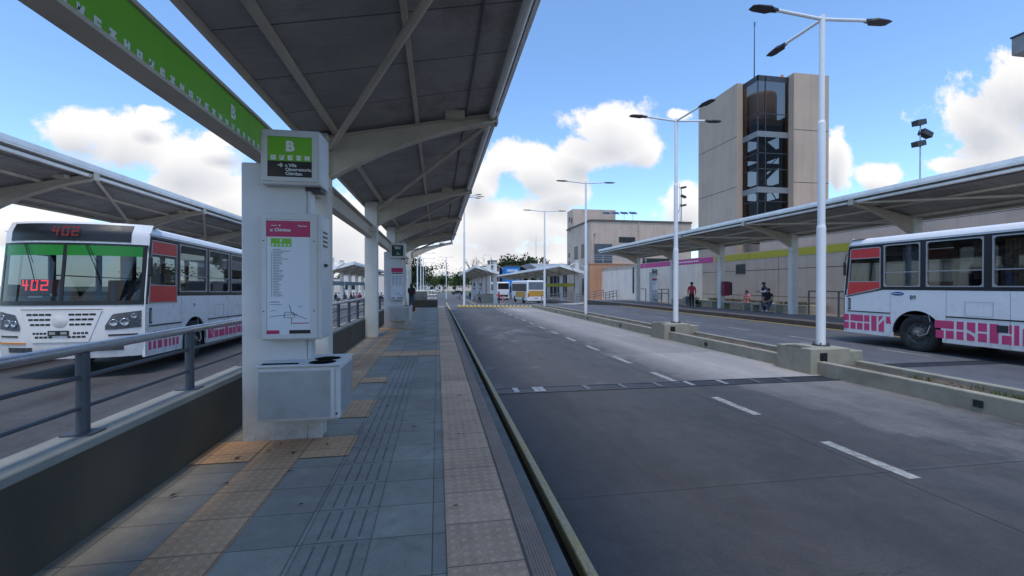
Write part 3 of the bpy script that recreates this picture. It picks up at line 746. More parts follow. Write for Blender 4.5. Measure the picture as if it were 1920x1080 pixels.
# ------------------------------------------------------------------ info totems
def totem(name, label, loc, ground_z, kind='B', ang=0, group=None):
    """origin at the front-left foot; x 0..0.75, front towards -y"""
    t = thing(name, label, 'info totem', loc, R(ang), group)
    s = MB(); s.cbox(0, .60, 0, .20, 0, 2.76, .01); s.cbox(.600, .745, .0, .20, 0, .30, .01); s.cbox(.6, .64, .02, .18, .3, 2.7, .008)
    s.build('slab', M['white_paint'], t)
    # route sign box
    b = MB(); b.cbox(.22, .765, -.12, .22, 2.53, 3.06, .012); bx = b.build('sign_box', M['white_paint'], t)
    MB().box(.60, .74, -.02, .2, 2.50, 2.53).build('bracket', M['dark_metal'], bx)
    top, low = (M['green'], M['sign_black']) if kind == 'B' else (M['teo'], M['teo'])
    fr = MB(); fr.box(.245, .74, -.135, -.12, 2.56, 2.60); fr.box(.245, .74, -.135, -.12, 2.99, 3.035); fr.box(.245, .285, -.135, -.12, 2.6, 2.99); fr.box(.69, .74, -.135, -.12, 2.6, 2.99); fr.build('sign_frame', M['white_paint'], bx)
    fa = MB(); fa.box(.285, .69, -.126, -.1205, 2.755, 2.99); f1 = fa.build('sign_face', top, bx)
    fa = MB(); fa.box(.285, .69, -.126, -.1205, 2.6, 2.755); f2 = fa.build('sign_face', low, bx)
    if kind == 'B':
        text('B', .135, M['sign_white'], bx, (.487, -.1275, 2.895), bold=.006, sx=1.05)
        for i, ch in enumerate('EMPZK'): glyph(i, .046, bx, (.313 + i * .077, -.1275, 2.765), 'x')
        text('\u2192', .06, M['sign_white'], bx, (.40, -.1275, 2.713), bold=.002, name='arrow')
        for i, ln in enumerate(('a Villa', 'Observatorio,', 'Chimbas.')): text(ln, .043, M['sign_white'], bx, (.445, -.1275, 2.714 - i * .04), align='LEFT', bold=.0008)
    else:
        text('TEO', .115, M['sign_white'], bx, (.487, -.1275, 2.89), bold=.004)
        for i, w in enumerate((.08, .10, .13)): MB().box(.45, .45 + w, -.1285, -.127, 2.725 - i * .035, 2.735 - i * .035).build('small_print', M['sign_white'], bx)
    # map case
    c = MB(); c.cbox(.225, .775, -.13, .21, 1.02, 2.25, .012); cs = c.build('map_case', M['white_paint'], t)
    fr = MB(); fr.box(.235, .735, -.142, -.13, 1.035, 1.075); fr.box(.235, .735, -.142, -.13, 2.19, 2.235); fr.box(.235, .275, -.142, -.13, 1.075, 2.19); fr.box(.675, .735, -.142, -.13, 1.075, 2.19); fr.build('case_frame', M['white_paint'], cs)
    MB().box(.275, .675, -.134, -.1305, 1.075, 2.19).build('map_sheet', M['paper'], cs)
    MB().box(.275, .675, -.1365, -.1345, 2.02, 2.175).build('map_header', M['magenta'], cs)
    MB().box(.275, .39, -.1365, -.1345, 1.08, 1.115).build('map_footer', M['magenta'], cs)
    MB().box(.48, .675, -.1365, -.1345, 1.08, 1.115).build('map_footer', M['sign_black'], cs)
    if kind == 'B':
        text('a: Chimbas', .042, M['sign_white'], cs, (.31, -.138, 2.085), align='LEFT', bold=.0008)
        l = MB(); l.box(.32, .37, -.138, -.1365, 2.125, 2.131); l.prism([(.385, 2.135), (.405, 2.135), (.395, 2.118)], 'y', -.138, -.1365); l.box(.58, .645, -.138, -.1365, 2.122, 2.128); l.prism([(.56, 2.135), (.578, 2.135), (.574, 2.12)], 'y', -.138, -.1365); l.build('header_mark', M['sign_white'], cs)
        MB().box(.315, .5, -.1365, -.1345, 1.925, 2.005).build('route_badge', M['green'], cs)
        text('B', .036, M['sign_white'], cs, (.407, -.138, 1.982), bold=.001)
        for i, ch in enumerate('EMPZK'): glyph(i, .018, cs, (.325 + i * .036, -.138, 1.934), 'x')
    else:
        MB().box(.285, .665, -.1365, -.1345, 1.965, 2.005).build('route_badge', M['sign_black'], cs)
    # list of stops: thin grey lines of differing length; route diagram below
    rnd = random.Random(11); l = MB(); z = 1.895
    for i in range(30 if kind == 'B' else 24):
        w = rnd.uniform(.05, .10) + (.08 if i in (1, 6) else 0)
        if kind == 'B': l.box(.332, .332 + w, -.1355, -.1342, z, z + .0048)
        else:
            for q in range(3): l.box(.30 + q * .12, .30 + q * .12 + w, -.1355, -.1342, z, z + .005)
        z -= .0155
    if kind == 'B': l.box(.318, .3205, -.1355, -.1342, 1.44, 1.87)
    l.box(.305, .39, -.1355, -.1342, 1.385, 1.392); l.box(.305, .41, -.1355, -.1342, 1.362, 1.366)
    for (a, b, c_, d) in ((.33, 1.25, .55, 1.27), (.43, 1.235, .52, 1.235), (.43, 1.235, .44, 1.29), (.44, 1.29, .52, 1.285), (.52, 1.285, .53, 1.235), (.48, 1.36, .5, 1.28), (.5, 1.28, .64, 1.22), (.31, 1.3, .36, 1.31), (.56, 1.34, .6, 1.35), (.5, 1.235, .5, 1.17), (.33, 1.25, .3, 1.24)):
        l.bar((a, -.1349, b), (c_, -.1349, d), .0025, .0045)
    l.build('route_diagram', M['print_grey'], cs)
    MB().box(.51, .66, -.1365, -.1345, 1.178, 1.186).build('map_bar', M['magenta'], cs)
    v_ = MB()
    for i in range(4): v_.box(.775, .781, -.06, .1, 2.07 - i * .045, 2.088 - i * .045)
    v_.build('vent_slots', M['dark_metal'], cs)
    MB().box(.775, .80, -.02, .03, 1.735, 1.765).build('latch', M['black'], cs)
    for (x, z) in ((.25, 1.98), (.25, 1.3), (.71, 1.98), (.71, 1.3)):
        sc = MB(); sc.cyl((x, -.142, z), (x, -.148, z), .006, n=8); sc.build('screw', M['dark_metal'], cs)
    # recycling bin
    b = MB(); b.cbox(.255, .985, -.33, .30, .28, .79, .018); bn = b.build('litter_bin', M['white_paint'], t)
    MB().box(.275, .945, -.338, -.3305, .31, .75).build('bin_panel', M['bin_panel'], bn)
    MB().box(.9852, .992, -.27, .26, .31, .75).build('bin_panel', M['bin_panel'], bn)
    MB().cbox(.245, .995, -.345, .315, .790, .808, .006).build('bin_lid', M['white_paint'], bn)
    MB().box(.28, .60, -.29, -.235, .8082, .813).build('slot', M['hole'], bn)
    for y in (-.2, .02):
        h = MB(); h.lathe([(.0, .8125), (.105, .8125), (.115, .8085), (.125, .8083)], (.80, y, 0), n=24); h.build('round_opening', M['hole'], bn)
    MB().box(.905, .94, -.342, -.3385, .30, .78).build('hinge', M['white_paint'], bn)
    MB().box(.955, .965, -.346, -.339, .33, .35).build('bin_lock', M['black'], bn)
    return t
M['teo'] = mat('sign_teal', (.006, .05, .035), .4, var=.1)
M['paper'] = mat('map_paper', (.62, .66, .71), .35, var=.03, scale=2)
M['print_grey'] = mat('print_grey', (.09, .10, .14), .6, var=.1)
M['bin_panel'] = mat('bin_panel', (.36, .37, .37), .45, metal=.2, var=.12, scale=5, dirt=(.25, .25, .26), dirtamt=.35)
totem('info_totem', 'white info totem with green B sign, map case and recycling bin on the near platform', (-1.897, 4.73, PZ), PZ)
totem('info_totem', 'white info totem with dark TEO sign further down the platform', (-1.897, 16.5, PZ), PZ, 'T')

# ------------------------------------------------------------------ parapet wall and handrail of platform B
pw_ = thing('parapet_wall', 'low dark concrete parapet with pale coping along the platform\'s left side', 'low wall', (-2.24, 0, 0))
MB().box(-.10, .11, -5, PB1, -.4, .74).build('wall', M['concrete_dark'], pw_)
MB().cbox(-.115, .125, -5, PB1, .74, .80, .008).build('coping', M['coping'], pw_)
hr = thing('handrail', 'tubular steel handrail on grey posts fixed along the platform parapet', 'handrail', (-2.24, 0, .80))
MB().tube([(0, -5, .545), (0, PB1, .545)], .033, 12).build('top_rail', M['steel'], hr)
for z in (.17, .365): MB().tube([(0, -5, z), (0, PB1, z)], .014, 8).build('rail', M['post_blue'], hr)
y = 3.25 - 1.24 * 5
while y < PB1:
    if not any(abs(y - c) < .25 for c in YB):
        b = MB(); b.cyl((0, y, 0), (0, y, .52), .036, n=12); b.box(-.085, .085, y - .07, y + .07, 0, .012); b.build('post', M['post_blue'], hr)
    y += 1.24
M['rear_grey'] = mat('rear_grey', (.13, .13, .13), .9, var=.2, scale=3)
# end wall of the platform with ramp rail
ew = thing('end_wall', 'low grey concrete wall closing the far end of the platform', 'low wall', (0, 0, 0))
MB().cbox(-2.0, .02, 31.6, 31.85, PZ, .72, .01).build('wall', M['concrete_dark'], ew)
MB().cbox(-2.0, -.75, 33.4, 33.6, PZ, 1.28, .01).build('rear_wall', M['rear_grey'], ew)
rr = thing('ramp_rail', 'grey tube rail behind the low wall at the far end of the platform', 'handrail', (-.75, 33.2, 0))
b = MB()
for z in (.8, 1.05, 1.36): b.tube([(0.02, 0, z), (.72, 0, z)], .025, 8)
for x in (.02, .72): b.tube([(x, 0, 0), (x, 0, 1.36)], .025, 8)
b.tube([(-1.3, 0, 1.36), (.02, 0, 1.36)], .025, 8)
b.build('rails', M['steel'], rr)

# ------------------------------------------------------------------ street lamps
def lamp(loc, h, arms, label, group='white street lamps', r=.085, al=1.5):
    t = thing('street_lamp', label, 'street lamp', loc, group=None)
    p = MB(); z1, z2 = h * .36, h * .68
    p.cyl((0, 0, 0), (0, 0, z1), r, r, n=16); p.cyl((0, 0, z1), (0, 0, z1 + .06), r, r * .82, n=16, cap=False); p.cyl((0, 0, z1 + .06), (0, 0, z2), r * .82, n=16); p.cyl((0, 0, z2), (0, 0, z2 + .05), r * .82, r * .62, n=16, cap=False); p.cyl((0, 0, z2 + .05), (0, 0, h + .05), r * .62, n=16)
    p.build('pole', M['pole_white'], t)
    p = MB(); p.lathe([(0, .02), (r * 1.9, .02), (r * 1.9, 0)], n=16); 
    for a in range(4): p.cyl((r * 1.5 * math.cos(a * 1.57 + .78), r * 1.5 * math.sin(a * 1.57 + .78), .02), (r * 1.5 * math.cos(a * 1.57 + .78), r * 1.5 * math.sin(a * 1.57 + .78), .06), .014, n=6)
    p.build('base_plate', M['dark_metal'], t)
    for a in arms:
        d = Vector((math.sin(R(a)), math.cos(R(a)), 0)); q = Vector((-d.y, d.x, 0))
        b = MB(); s0 = Vector((0, 0, h - .03)); s1 = d * (al - .42) + Vector((0, 0, h + .05)); b.tube([s0, s1], .034, 8); ar = b.build('arm', M['pole_white'], t)
        c0 = d * (al - .46) + Vector((0, 0, h + .05)); vs = []
        for f, w, hh, zz in ((0, .04, .05, 0), (.12, .06, .05, .005), (.2, .12, .045, .008), (.5, .11, .03, .018), (.6, .08, .012, .025)):
            for (sx, sz) in ((-1, 0), (1, 0), (.8, 1), (-.8, 1)): vs.append(c0 + d * f + q * (w * sx) + Vector((0, 0, zz + hh * sz - .03)))
        fs = [(3, 2, 1, 0), (16, 17, 18, 19)] + [(k_ * 4 + i, k_ * 4 + (i+1) % 4, k_ * 4 + 4 + (i+1) % 4, k_ * 4 + 4 + i) for k_ in range(4) for i in range(4)]
        MB().add(vs, fs).build('lamp_head', M['dark_metal'], ar)
    return t
lamp((7.86, 8.0, .505), 6.78, (-90, 90, 4), 'tall white three armed street lamp on the nearest concrete block, beside the bus numbered 89')
lamp((7.86, 13.68, .505), 6.75, (-90, 90, 170), 'white three armed street lamp on a block in front of the man in red')
lamp((7.9, 22.9, .18), 7.1, (-90, 90), 'white two armed street lamp in the planter, in front of the two storey building')
lamp((7.9, 32.2, .18), 7.1, (-90, 90), 'white two armed street lamp at the planter end, beside the orange bus')
lamp((2.32, 38.9, gz(39)), 9.6, (90, 60, 125), 'tall white street lamp at the left end of the yellow barrier', r=.1, al=1.6)
for i, (x, Y) in enumerate(((-2.6, 60), (-2.6, 72), (-2.6, 85), (-2.6, 100), (-2.7, 116), (-2.8, 134))):
    lamp((x, Y, gz(Y)), 8.0, (-90, 90), ('white two armed lamp of the far row past the platform, ' + ('nearest', 'second', 'third', 'fourth', 'fifth', 'farthest')[i] + ' of six'), r=.1, al=2.2).__setitem__('group', 'far row of lamps')
lp = lamp((1.9, 96, gz(96)), 9.0, (-90, 90), 'distant pole with grey equipment box beside the far trees', r=.12, al=1.4)
MB().box(.1, .45, -.2, .2, 5.2, 6.0).build('equipment_box', M['grey_plastic'], lp)
MB().tube([(0, 0, 5.6), (-3.0, 0, 5.5)], .05, 6).build('side_arm', M['pole_white'], lp)
lamp((11.0, 92, gz(92)), 9.2, (-90,), 'distant single armed lamp in front of the blue building')
# ------------------------------------------------------------------ city buses
HW = 1.30
def fy(x): return -.36 * (1 - min(1, abs(x / HW)) ** 2.6)
def lean(z):
    l = 0
    if z > 1.4: l += (min(z, 2.95) - 1.4) * .10
    if z > 2.95: l += (z - 2.95) * .55
    if z < .62: l += (.62 - z) * .18
    return l
def xpane(x, y0, y1, z0, z1): return MB().quad((x, y0, z0), (x, y1, z0), (x, y1, z1), (x, y0, z1))
def fpatch(mb, x0, x1, z0, z1, off=0.0, nx=14, nz_=6, mi=0, th=.02):
    zl = z0 if callable(z0) else (lambda x: z0); zh = z1 if callable(z1) else (lambda x: z1)
    def P(u, v, o):
        x = x0 + (x1 - x0) * u; z = zl(x) + (zh(x) - zl(x)) * v
        return (x, fy(x) + lean(z) - o, z)
    mb.grid(lambda u, v: P(u, v, off), nx, nz_, mi)
    if not th: return mb
    for (fn, cnt) in ((lambda t, o: P(t, 0, o), nx), (lambda t, o: P(t, 1, o), nx), (lambda t, o: P(0, t, o), nz_), (lambda t, o: P(1, t, o), nz_)):
        mb.grid(lambda u, v: fn(u, off - th * v), cnt, 1, mi, False)
    return mb
M['bus_inside'] = mat('bus_inside', (.06, .06, .065), .8, var=.2)
M['seat_blue'] = mat('seat_blue', (.05, .07, .14), .8, var=.3)
M['windscreen'] = glass('windscreen', (.46, .50, .50), ior=1.5)
M['side_glass'] = glass('side_glass', (.42, .45, .47), ior=1.55)
M['head_chrome'] = mat('head_chrome', (.55, .56, .58), .12, metal=.9, var=.1)
M['head_bowl'] = mat('head_bowl', (.16, .165, .18), .25, metal=.5, var=.2)
M['lens'] = glass('lens', (.85, .87, .9))
M['amber'] = mat('amber', (.65, .22, .02), .4, var=.05)
M['hub'] = mat('wheel_steel', (.10, .098, .095), .6, metal=.3, var=.3, scale=6, dirt=(.16, .14, .12), dirtamt=.6)
M['frame_alu'] = mat('frame_alu', (.38, .38, .39), .4, metal=.4, var=.1)
M['green_film'] = mat('green_film', (.012, .22, .018), .35, var=.08)
M['curtain'] = mat('curtain_cloth', (.20, .27, .30), .9, var=.4, scale=14)
M['curtain_b'] = mat('curtain_cloth_brown', (.24, .15, .08), .9, var=.5, scale=10)
M['led_dim'] = mat('led_dim', (.26, .02, .02), .5, var=0, emit=.12)

def city_bus(name, label, loc, rz, wins, livery, front_detail=True, L_=11.0):
    t = thing(name, label, 'bus', loc, rz)
    b = MB()
    # sides with wheel arches
    def side_poly(y0, y1, arches, z0=.32, z1=1.62):
        p = [(y0, z0 + .04)]
        for (c, r) in arches:
            cz = .46
            for i in range(13):
                a = math.pi - math.pi * i / 12
                zz = cz + r * math.sin(a)
                p.append((c + r * math.cos(a), max(z0, zz) if i not in (0, 12) else z0))
        p += [(y1, z0), (y1, z1), (y0, z1)]
        return p
    for sx in (-1, 1):
        xa, xb = sorted((sx * HW, sx * (HW - .05)))
        # strips between arches keep the polygon simple
        ar = [(2.1, .62), (8.0, .62)]
        edges = [0.0] + [e for c, r in ar for e in (c - r, c + r)] + [L_]
        for i in range(0, len(edges), 2): b.box(xa, xb, edges[i], edges[i+1], .32, 1.62)
        for c, r in ar:
            pts_ = [(c + r * math.cos(math.pi - math.pi * i / 16), .46 + r * math.sin(math.pi - math.pi * i / 16)) for i in range(17)]
            for i in range(16): b.prism([pts_[i], pts_[i+1], (pts_[i+1][0], 1.62), (pts_[i][0], 1.62)], 'x', xa, xb)
        xa2, xb2 = sorted((sx * HW, sx * (HW - .06)))
        b.prism([(.15, 2.94), (L_, 2.94), (L_, 2.99), (.155, 2.99)], 'x', xa2, xb2)
        b.prism([(.0, 1.62), (.09, 1.62), (.19, 2.94), (.155, 2.94)], 'x', xa2, xb2)
    # roof
    prof = [(HW, 2.98), (HW - .03, 3.08), (HW - .14, 3.14), (.7, 3.18), (0, 3.19), (-.7, 3.18), (-HW + .14, 3.14), (-HW + .03, 3.08), (-HW, 2.98)]
    vs = [(x, .16 + (z - 2.95) * .55, z) for x, z in prof] + [(x, L_, z) for x, z in prof]
    b.add(vs, [(i, i+1, 10+i, 9+i) for i in range(8)], 0, True)
    b.grid(lambda u, v: ((-HW + 2 * HW * u) * (1 - .0 * v), fy((-HW + 2 * HW * u)) * (1 - v) + lean(3.17) * (1-v) + .6 * v, (3.16 + (.01 if abs(u-.5) < .4 else -.03)) + v * .01), 12, 3)
    # front skin
    fpatch(b, -HW, HW, .36, 1.50); fpatch(b, -HW, HW, 2.70, 3.17)
    fpatch(b, -HW, -HW + .06, 1.5, 2.7, nx=3); fpatch(b, HW - .06, HW, 1.5, 2.7, nx=3)
    b.box(-HW, HW, L_ - .05, L_, .35, 3.1)
    body = b.build('body', M['bus_white'], t)
    # window band, black
    for sx in (1, -1):
        m = MB(); xa, xb = sorted((sx * (HW + .003), sx * (HW - .05)))
        ws = sorted(wins); first = ws[0]
        m.box(xa, xb, .18, L_, 2.885, 2.938)
        m.box(xa, xb, 1.23 if first[2] != 'rect' else 1.30, L_, 1.622, 1.71)
        e = .165
        spans = []
        for w in ws: spans.append((e, w[0])); e = w[1]
        spans.append((e, L_))
        for q, (p0, p1) in enumerate(spans):
            if q == 0: m.prism([(.02, 1.45), (.075, 1.45), (.20, 2.885), (.165, 2.885)], 'x', xa, xb); continue
            if p1 > p0: m.box(xa, xb, p0, p1, 1.71, 2.885)
        m.build('window_band', M['black'], t)
        for w in ws:
            y0, y1, kind = w
            if kind in ('win',):
                f = MB(); fx0, fx1 = sorted((sx * (HW + .012), sx * (HW - .02))); z0, z1 = 1.71, 2.885
                c = .028
                f.box(fx0, fx1, y0, y1, z0, z0 + c); f.box(fx0, fx1, y0, y1, z1 - c, z1); f.box(fx0, fx1, y0, y0 + c, z0 + c, z1 - c); f.box(fx0, fx1, y1 - c, y1, z0 + c, z1 - c)
                f.box(fx0, fx1 - .004, y0 + c, y1 - c, 2.10, 2.125)
                for (ya, za, da, db) in ((y0 + c, z0 + c, 1, 1), (y1 - c, z0 + c, -1, 1), (y0 + c, z1 - c, 1, -1), (y1 - c, z1 - c, -1, -1)):
                    f.prism([(ya, za), (ya + da * .05, za), (ya, za + db * .05)], 'x', fx0, fx1)
                fo = f.build('window', M['frame_alu'], t)
                gx0, gx1 = sorted((sx * (HW - .012), sx * (HW - .018)))
                xpane(gx0, y0 + c, y1 - c, z0 + c, z1 - c).build('pane', M['side_glass'], fo)
            else:
                f = MB(); fx0, fx1 = sorted((sx * (HW + .012), sx * (HW - .02))); c = .026
                yl, yr, z1 = .10, y1, 2.86
                zb0, zb1 = (1.42, 1.66) if kind == 'slant' else (1.46, 1.46)
                yt = yl + .12
                def bb(p, q): f.prism([(p[0], p[1]), (q[0], q[1]), (q[0], q[1] + c), (p[0], p[1] + c)], 'x', fx0, fx1)
                bb((yl, zb0), (yr, zb1)); f.box(fx0, fx1, yt, yr, z1 - c, z1); f.box(fx0, fx1, yr - c, yr, zb1, z1)
                f.prism([(yl, zb0), (yl + c, zb0), (yt + c, z1), (yt, z1)], 'x', fx0, fx1)
                zu, zm = 2.55, 1.86
                f.box(fx0, fx1 - .004, yt, yr, zu - .012, zu + .012); f.box(fx0, fx1 - .004, yl + .05, yr, zm - .012, zm + .012)
                fo = f.build('driver_window', M['frame_alu'], t)
                gx0, gx1 = sorted((sx * (HW - .012), sx * (HW - .018)))
                xpane(gx0, yl + .06, yr - c, zm + .012, zu - .012).build('pane', M['side_glass'], fo)
                rx0, rx1 = sorted((sx * (HW + .004), sx * (HW + .008))); MB().box(rx0, rx1, yt, yr - c, zu + .012, z1 - c).build('red_film', M['red'], fo)
                MB().prism([(yl + .02, zb0 + c), (yr - c, zb1 + c), (yr - c, zm - .012), (yl + .05, zm - .012)], 'x', rx0, rx1).build('red_film', M['red'], fo)
                if kind == 'slant':
                    MB().prism([(yl - .02, zb0 - .03), (yr + .06, zb1 - .04), (yr + .06, zb1 - .002), (yl - .02, zb0 - .002)], 'x', *sorted((sx * (HW + .004), sx * (HW - .04)))).build('trim', M['black'], t)
    # interior
    i_ = MB(); i_.box(-HW + .06, HW - .06, .5, L_ - .06, .92, .96); i_.box(-HW + .06, HW - .06, L_ - .2, L_ - .06, .96, 2.9); i_.box(-HW + .07, HW - .07, .4, L_ - .1, 2.92, 2.94)
    i_.box(-HW + .07, HW - .07, -.02, .45, .96, 1.42); i_.box(-.8, .8, -.13, .0, 1.0, 1.44); i_.build('interior', M['bus_inside'], t)
    st = MB()
    for r_ in range(8):
        for x in (-.85, .85):
            y = 2.6 + r_ * .92
            st.cbox(x - .38, x + .38, y, y + .42, 1.36, 1.46, .02); st.cbox(x - .38, x + .38, y + .40, y + .50, 1.40, 2.04, .03)
    st.cbox(.38, .92, .95, 1.45, 1.36, 1.48, .03); st.cbox(.38, .92, 1.42, 1.54, 1.4, 2.15, .03)
    st.build('seats', M['seat_blue'], t)
    # steering wheel
    sw = MB(); 
    ring = [(.65 + .24 * math.cos(a * math.pi / 8), .42 + .12 * math.sin(a * math.pi / 8), 1.62 + .20 * math.sin(a * math.pi / 8)) for a in range(17)]
    sw.tube(ring, .018, 6); sw.cyl((.65, .42, 1.62), (.65, .2, 1.35), .03, n=6); sw.build('steering_wheel', M['black'], t)
    if not front_detail: cu = MB(); cu.grid(lambda u, v: (1.12 + .03 * math.sin(u * 40), 1.62 + u * .55, 1.75 + v * 1.05), 40, 1); cu.build('curtain', M['curtain'], t)
    if not front_detail: cu = MB(); cu.grid(lambda u, v: (1.12 + .03 * math.sin(u * 40), 3.85 + u * .5, 1.75 + v * 1.05), 40, 1); cu.grid(lambda u, v: (1.12 + .03 * math.sin(u * 40), 3.25 + u * .3, 1.9 + v * .9), 20, 1); cu.build('curtain', M['curtain_b'], t)
    # wheels
    for (x, s) in ((HW - .03, 1), (-HW + .03, -1)):
        for y in (2.1, 8.0):
            w = MB(); w.lathe([(.26, -.30 * s), (.43, -.30 * s), (.49, -.25 * s), (.495, -.06 * s), (.47, -.02 * s), (.42, .0), (.30, -.02 * s), (.29, -.05 * s)], (x, y, .48), 'x', 36)
            ty = w.build('wheel', M['rubber'], t)
            h = MB(); h.lathe([(.295, -.04 * s), (.27, -.09 * s), (.17, -.10 * s), (.165, -.02 * s), (.14, -.005 * s), (.085, .0), (.08, .05 * s), (.05, .085 * s), (0, .09 * s)], (x, y, .48), 'x', 28)
            for a in range(10):
                ca, sa = math.cos(a * .6283), math.sin(a * .6283); h.cyl((x - .09 * s, y + .215 * ca, .48 + .215 * sa), (x - .045 * s, y + .215 * ca, .48 + .215 * sa), .018, n=6)
            h.build('rim', M['hub'], ty)
            if s == 1 and y < 5:
                h = MB(); h.tube([(x + .05, y, .50), (x + .08, y + .12, .42), (x + .05, y + .28, .50), (x - .02, y + .32, .75), (x - .03, y + .25, 1.02)], .012, 6); h.build('air_hose', M['frame_alu'], ty)
        for y in (2.1, 8.0):
            a = MB()
            for q in range(16):
                a0, a1 = math.pi * q / 16, math.pi * (q + 1) / 16
                a.add([(s * (HW - .004), y + .62 * math.cos(a0), .46 + .62 * math.sin(a0)), (s * (HW - .004), y + .62 * math.cos(a1), .46 + .62 * math.sin(a1)), (s * .62, y + .62 * math.cos(a1), .46 + .62 * math.sin(a1)), (s * .62, y + .62 * math.cos(a0), .46 + .62 * math.sin(a0))], [(0, 1, 2, 3)])
            a.box(*sorted((s * .60, s * .62)), y - .62, y + .62, .4, 1.1)
            a.build('wheel_arch', M['black'], t)
    MB().box(-HW + .1, HW - .1, .3, L_ - .3, .42, .5).build('underbody', M['black'], t)
    # trim line along the skirt, door number, handle
    for s in (1, -1):
        tr = MB()
        for (a, b2) in ((.12, 1.42), (2.8, 7.35), (8.7, L_ - .1)): tr.box(*sorted((s * HW, s * (HW + .012))), a, b2, .955, .985)
        tr.build('trim', M['black'], t)
        h = MB(); h.box(*sorted((s * HW, s * (HW + .010))), .14, .22, 1.02, 1.36); h.build('handle_recess', M['black'], t)
        h = MB(); h.box(*sorted((s * (HW + .010), s * (HW + .025))), .165, .195, 1.06, 1.32); h.build('door_handle', M['frame_alu'], t)
    for s in (1, -1):
        sm = MB()
        for y in (1.42, 2.8, 4.05, 5.35, 6.65, 7.3, 8.75, 10.0): sm.box(*sorted((s * HW, s * (HW + .002))), y, y + .007, .34, 1.6)
        sm.box(*sorted((s * HW, s * (HW + .002))), .1, L_ - .1, 2.965, 2.972)
        sm.build('panel_seam', M['seam'], t)
        hb = MB()
        for y in (3.2, 5.9, 9.3): hb.box(*sorted((s * HW, s * (HW + .004))), y, y + .55, 1.02, 1.025); hb.box(*sorted((s * HW, s * (HW + .004))), y, y + .55, 1.35, 1.355); hb.box(*sorted((s * HW, s * (HW + .004))), y, y + .006, 1.025, 1.35); hb.box(*sorted((s * HW, s * (HW + .004))), y + .544, y + .55, 1.025, 1.35)
        hb.build('hatch', M['seam'], t)
    # pink livery in blocks with white seams
    def PX(zx): return (13.66 - 10516 / (1500 + zx / 2.7 - 820)) / .986 + .05
    z1a, z1b, z2a, z2b = .43, .63, .675, .87
    blocks = []
    if livery == 'maze':
        for a, b2 in ((235, 260), (268, 333), (338, 365)): blocks.append([(PX(a), z2a), (PX(b2), z2a), (PX(b2), z2b), (PX(a), z2b)])
        for a, b2 in ((235, 260), (268, 295), (302, 330), (338, 365)): blocks.append([(PX(a), z1a), (PX(b2), z1a), (PX(b2), z1b), (PX(a), z1b)])
        blocks.append([(PX(375), z1a), (PX(402), z1a), (PX(402), z2b), (PX(375), z2b)])
        blocks.append([(PX(412), z1a), (PX(440), z1a), (PX(440), z2a + .1)  , (PX(412), z1b - .02)]); blocks.append([(PX(412), z1b + .06), (PX(436), z2b), (PX(412), z2b)])
        blocks.append([(PX(450), z2a), (PX(476), z2a), (PX(470), z2b), (PX(450), z2b)])
        for a, b2 in ((700, 798), (812, 848), (922, 968)): blocks.append([(PX(a), z2a), (PX(b2), z2a), (PX(b2), z2b), (PX(a), z2b)])
        for a, b2 in ((705, 747), (757, 798), (812, 848), (922, 968), (1045, 1095)): blocks.append([(PX(a), z1a), (PX(b2), z1a), (PX(b2), z1b), (PX(a), z1b)])
        blocks.append([(PX(865), z1b + .07), (PX(908), z1b - .02), (PX(908), z2b), (PX(865), z2b)]); blocks.append([(PX(865), z1a), (PX(905), z1a), (PX(905), z1b - .1), (PX(865), z1b)])
        blocks.append([(PX(982), z1a), (PX(1028), z1a), (PX(1028), z2b), (PX(982), z2b)]); blocks.append([(PX(1082), z2a), (PX(1096), z2a), (PX(1096), z2b), (PX(1082), z2b)]); blocks.append([(PX(1108), z1a), (PX(1134), z1a), (PX(1134), z2b), (PX(1108), z2b)])
        y = PX(1134) + .06
    else:
        y = .12
        for i in range(7):
            if y > 1.3: break
            w = (.12, .13, .2, .15, .1, .12, .13)[i]; blocks.append([(y, z1a + .02), (y + w * .8, z1a + .02), (y + w * .8, z1b), (y, z1b)])
            if i not in (0,): blocks.append([(y, z2a), (y + w * .95, z2a), (y + w * .95, z2b - .03), (y, z2b - .03)])
            y += w + .045
        y = 2.8
    rn = random.Random(5)
    while y < L_ - .5:
        if 7.3 < y < 8.75 or y + .3 > 7.36 and y < 8.7: y += .2; continue
        w = rn.choice((.16, .24, .34)); kd = rn.random()
        if kd < .2: blocks.append([(y, z1a), (y + w * .6, z1a), (y + w * .6, z2b), (y, z2b)]); w *= .6
        elif kd < .3: blocks += [[(y, z1a), (y + w, z1a), (y, z2b - .05)], [(y + w, z1a + .05), (y + w, z2b), (y + .03, z2b)]]
        else: blocks += [[(y, z1a), (y + w, z1a), (y + w, z1b), (y, z1b)], [(y, z2a), (y + w, z2a), (y + w, z2b), (y, z2b)]]
        y += w + .05
    for s in (1, -1):
        lv = MB()
        for p in blocks: lv.prism(p, 'x', *sorted((s * (HW + .0005), s * (HW + .0035))))
        lv.build('pink_livery', M['pink'], t)
    if livery == 'maze':
        MB().box(HW + .0005, HW + .006, PX(1018), PX(1078), z2a + .01, z2b - .02).build('vent_panel', M['dark_metal'], t)
        em = MB(); em.lathe([(0, .004), (.95, .004), (1, 0)], n=28); e = em.build('emblem', M['emblem_blue'], t); e.location = (HW + .002, 1.62, 1.52); e.rotation_euler = (R(90), 0, R(90)); e.scale = (.17, .052, 1)
        ln = MB(); ln.box(HW + .0065, HW + .008, 1.50, 1.74, 1.512, 1.528); ln.build('emblem_script', M['sign_white'], t)
        text('89', .16, M['letter_grey'], t, (HW + .003, 2.02, 1.42), rot=(90, 0, 90), bold=.004)
        mk = MB(); mk.lathe([(0, .015), (.035, .012), (.04, 0)], n=14); e = mk.build('side_lamp', M['red'], t); e.location = (HW - .01, -.0, .78); e.rotation_euler = (0, R(90), 0)
    else:
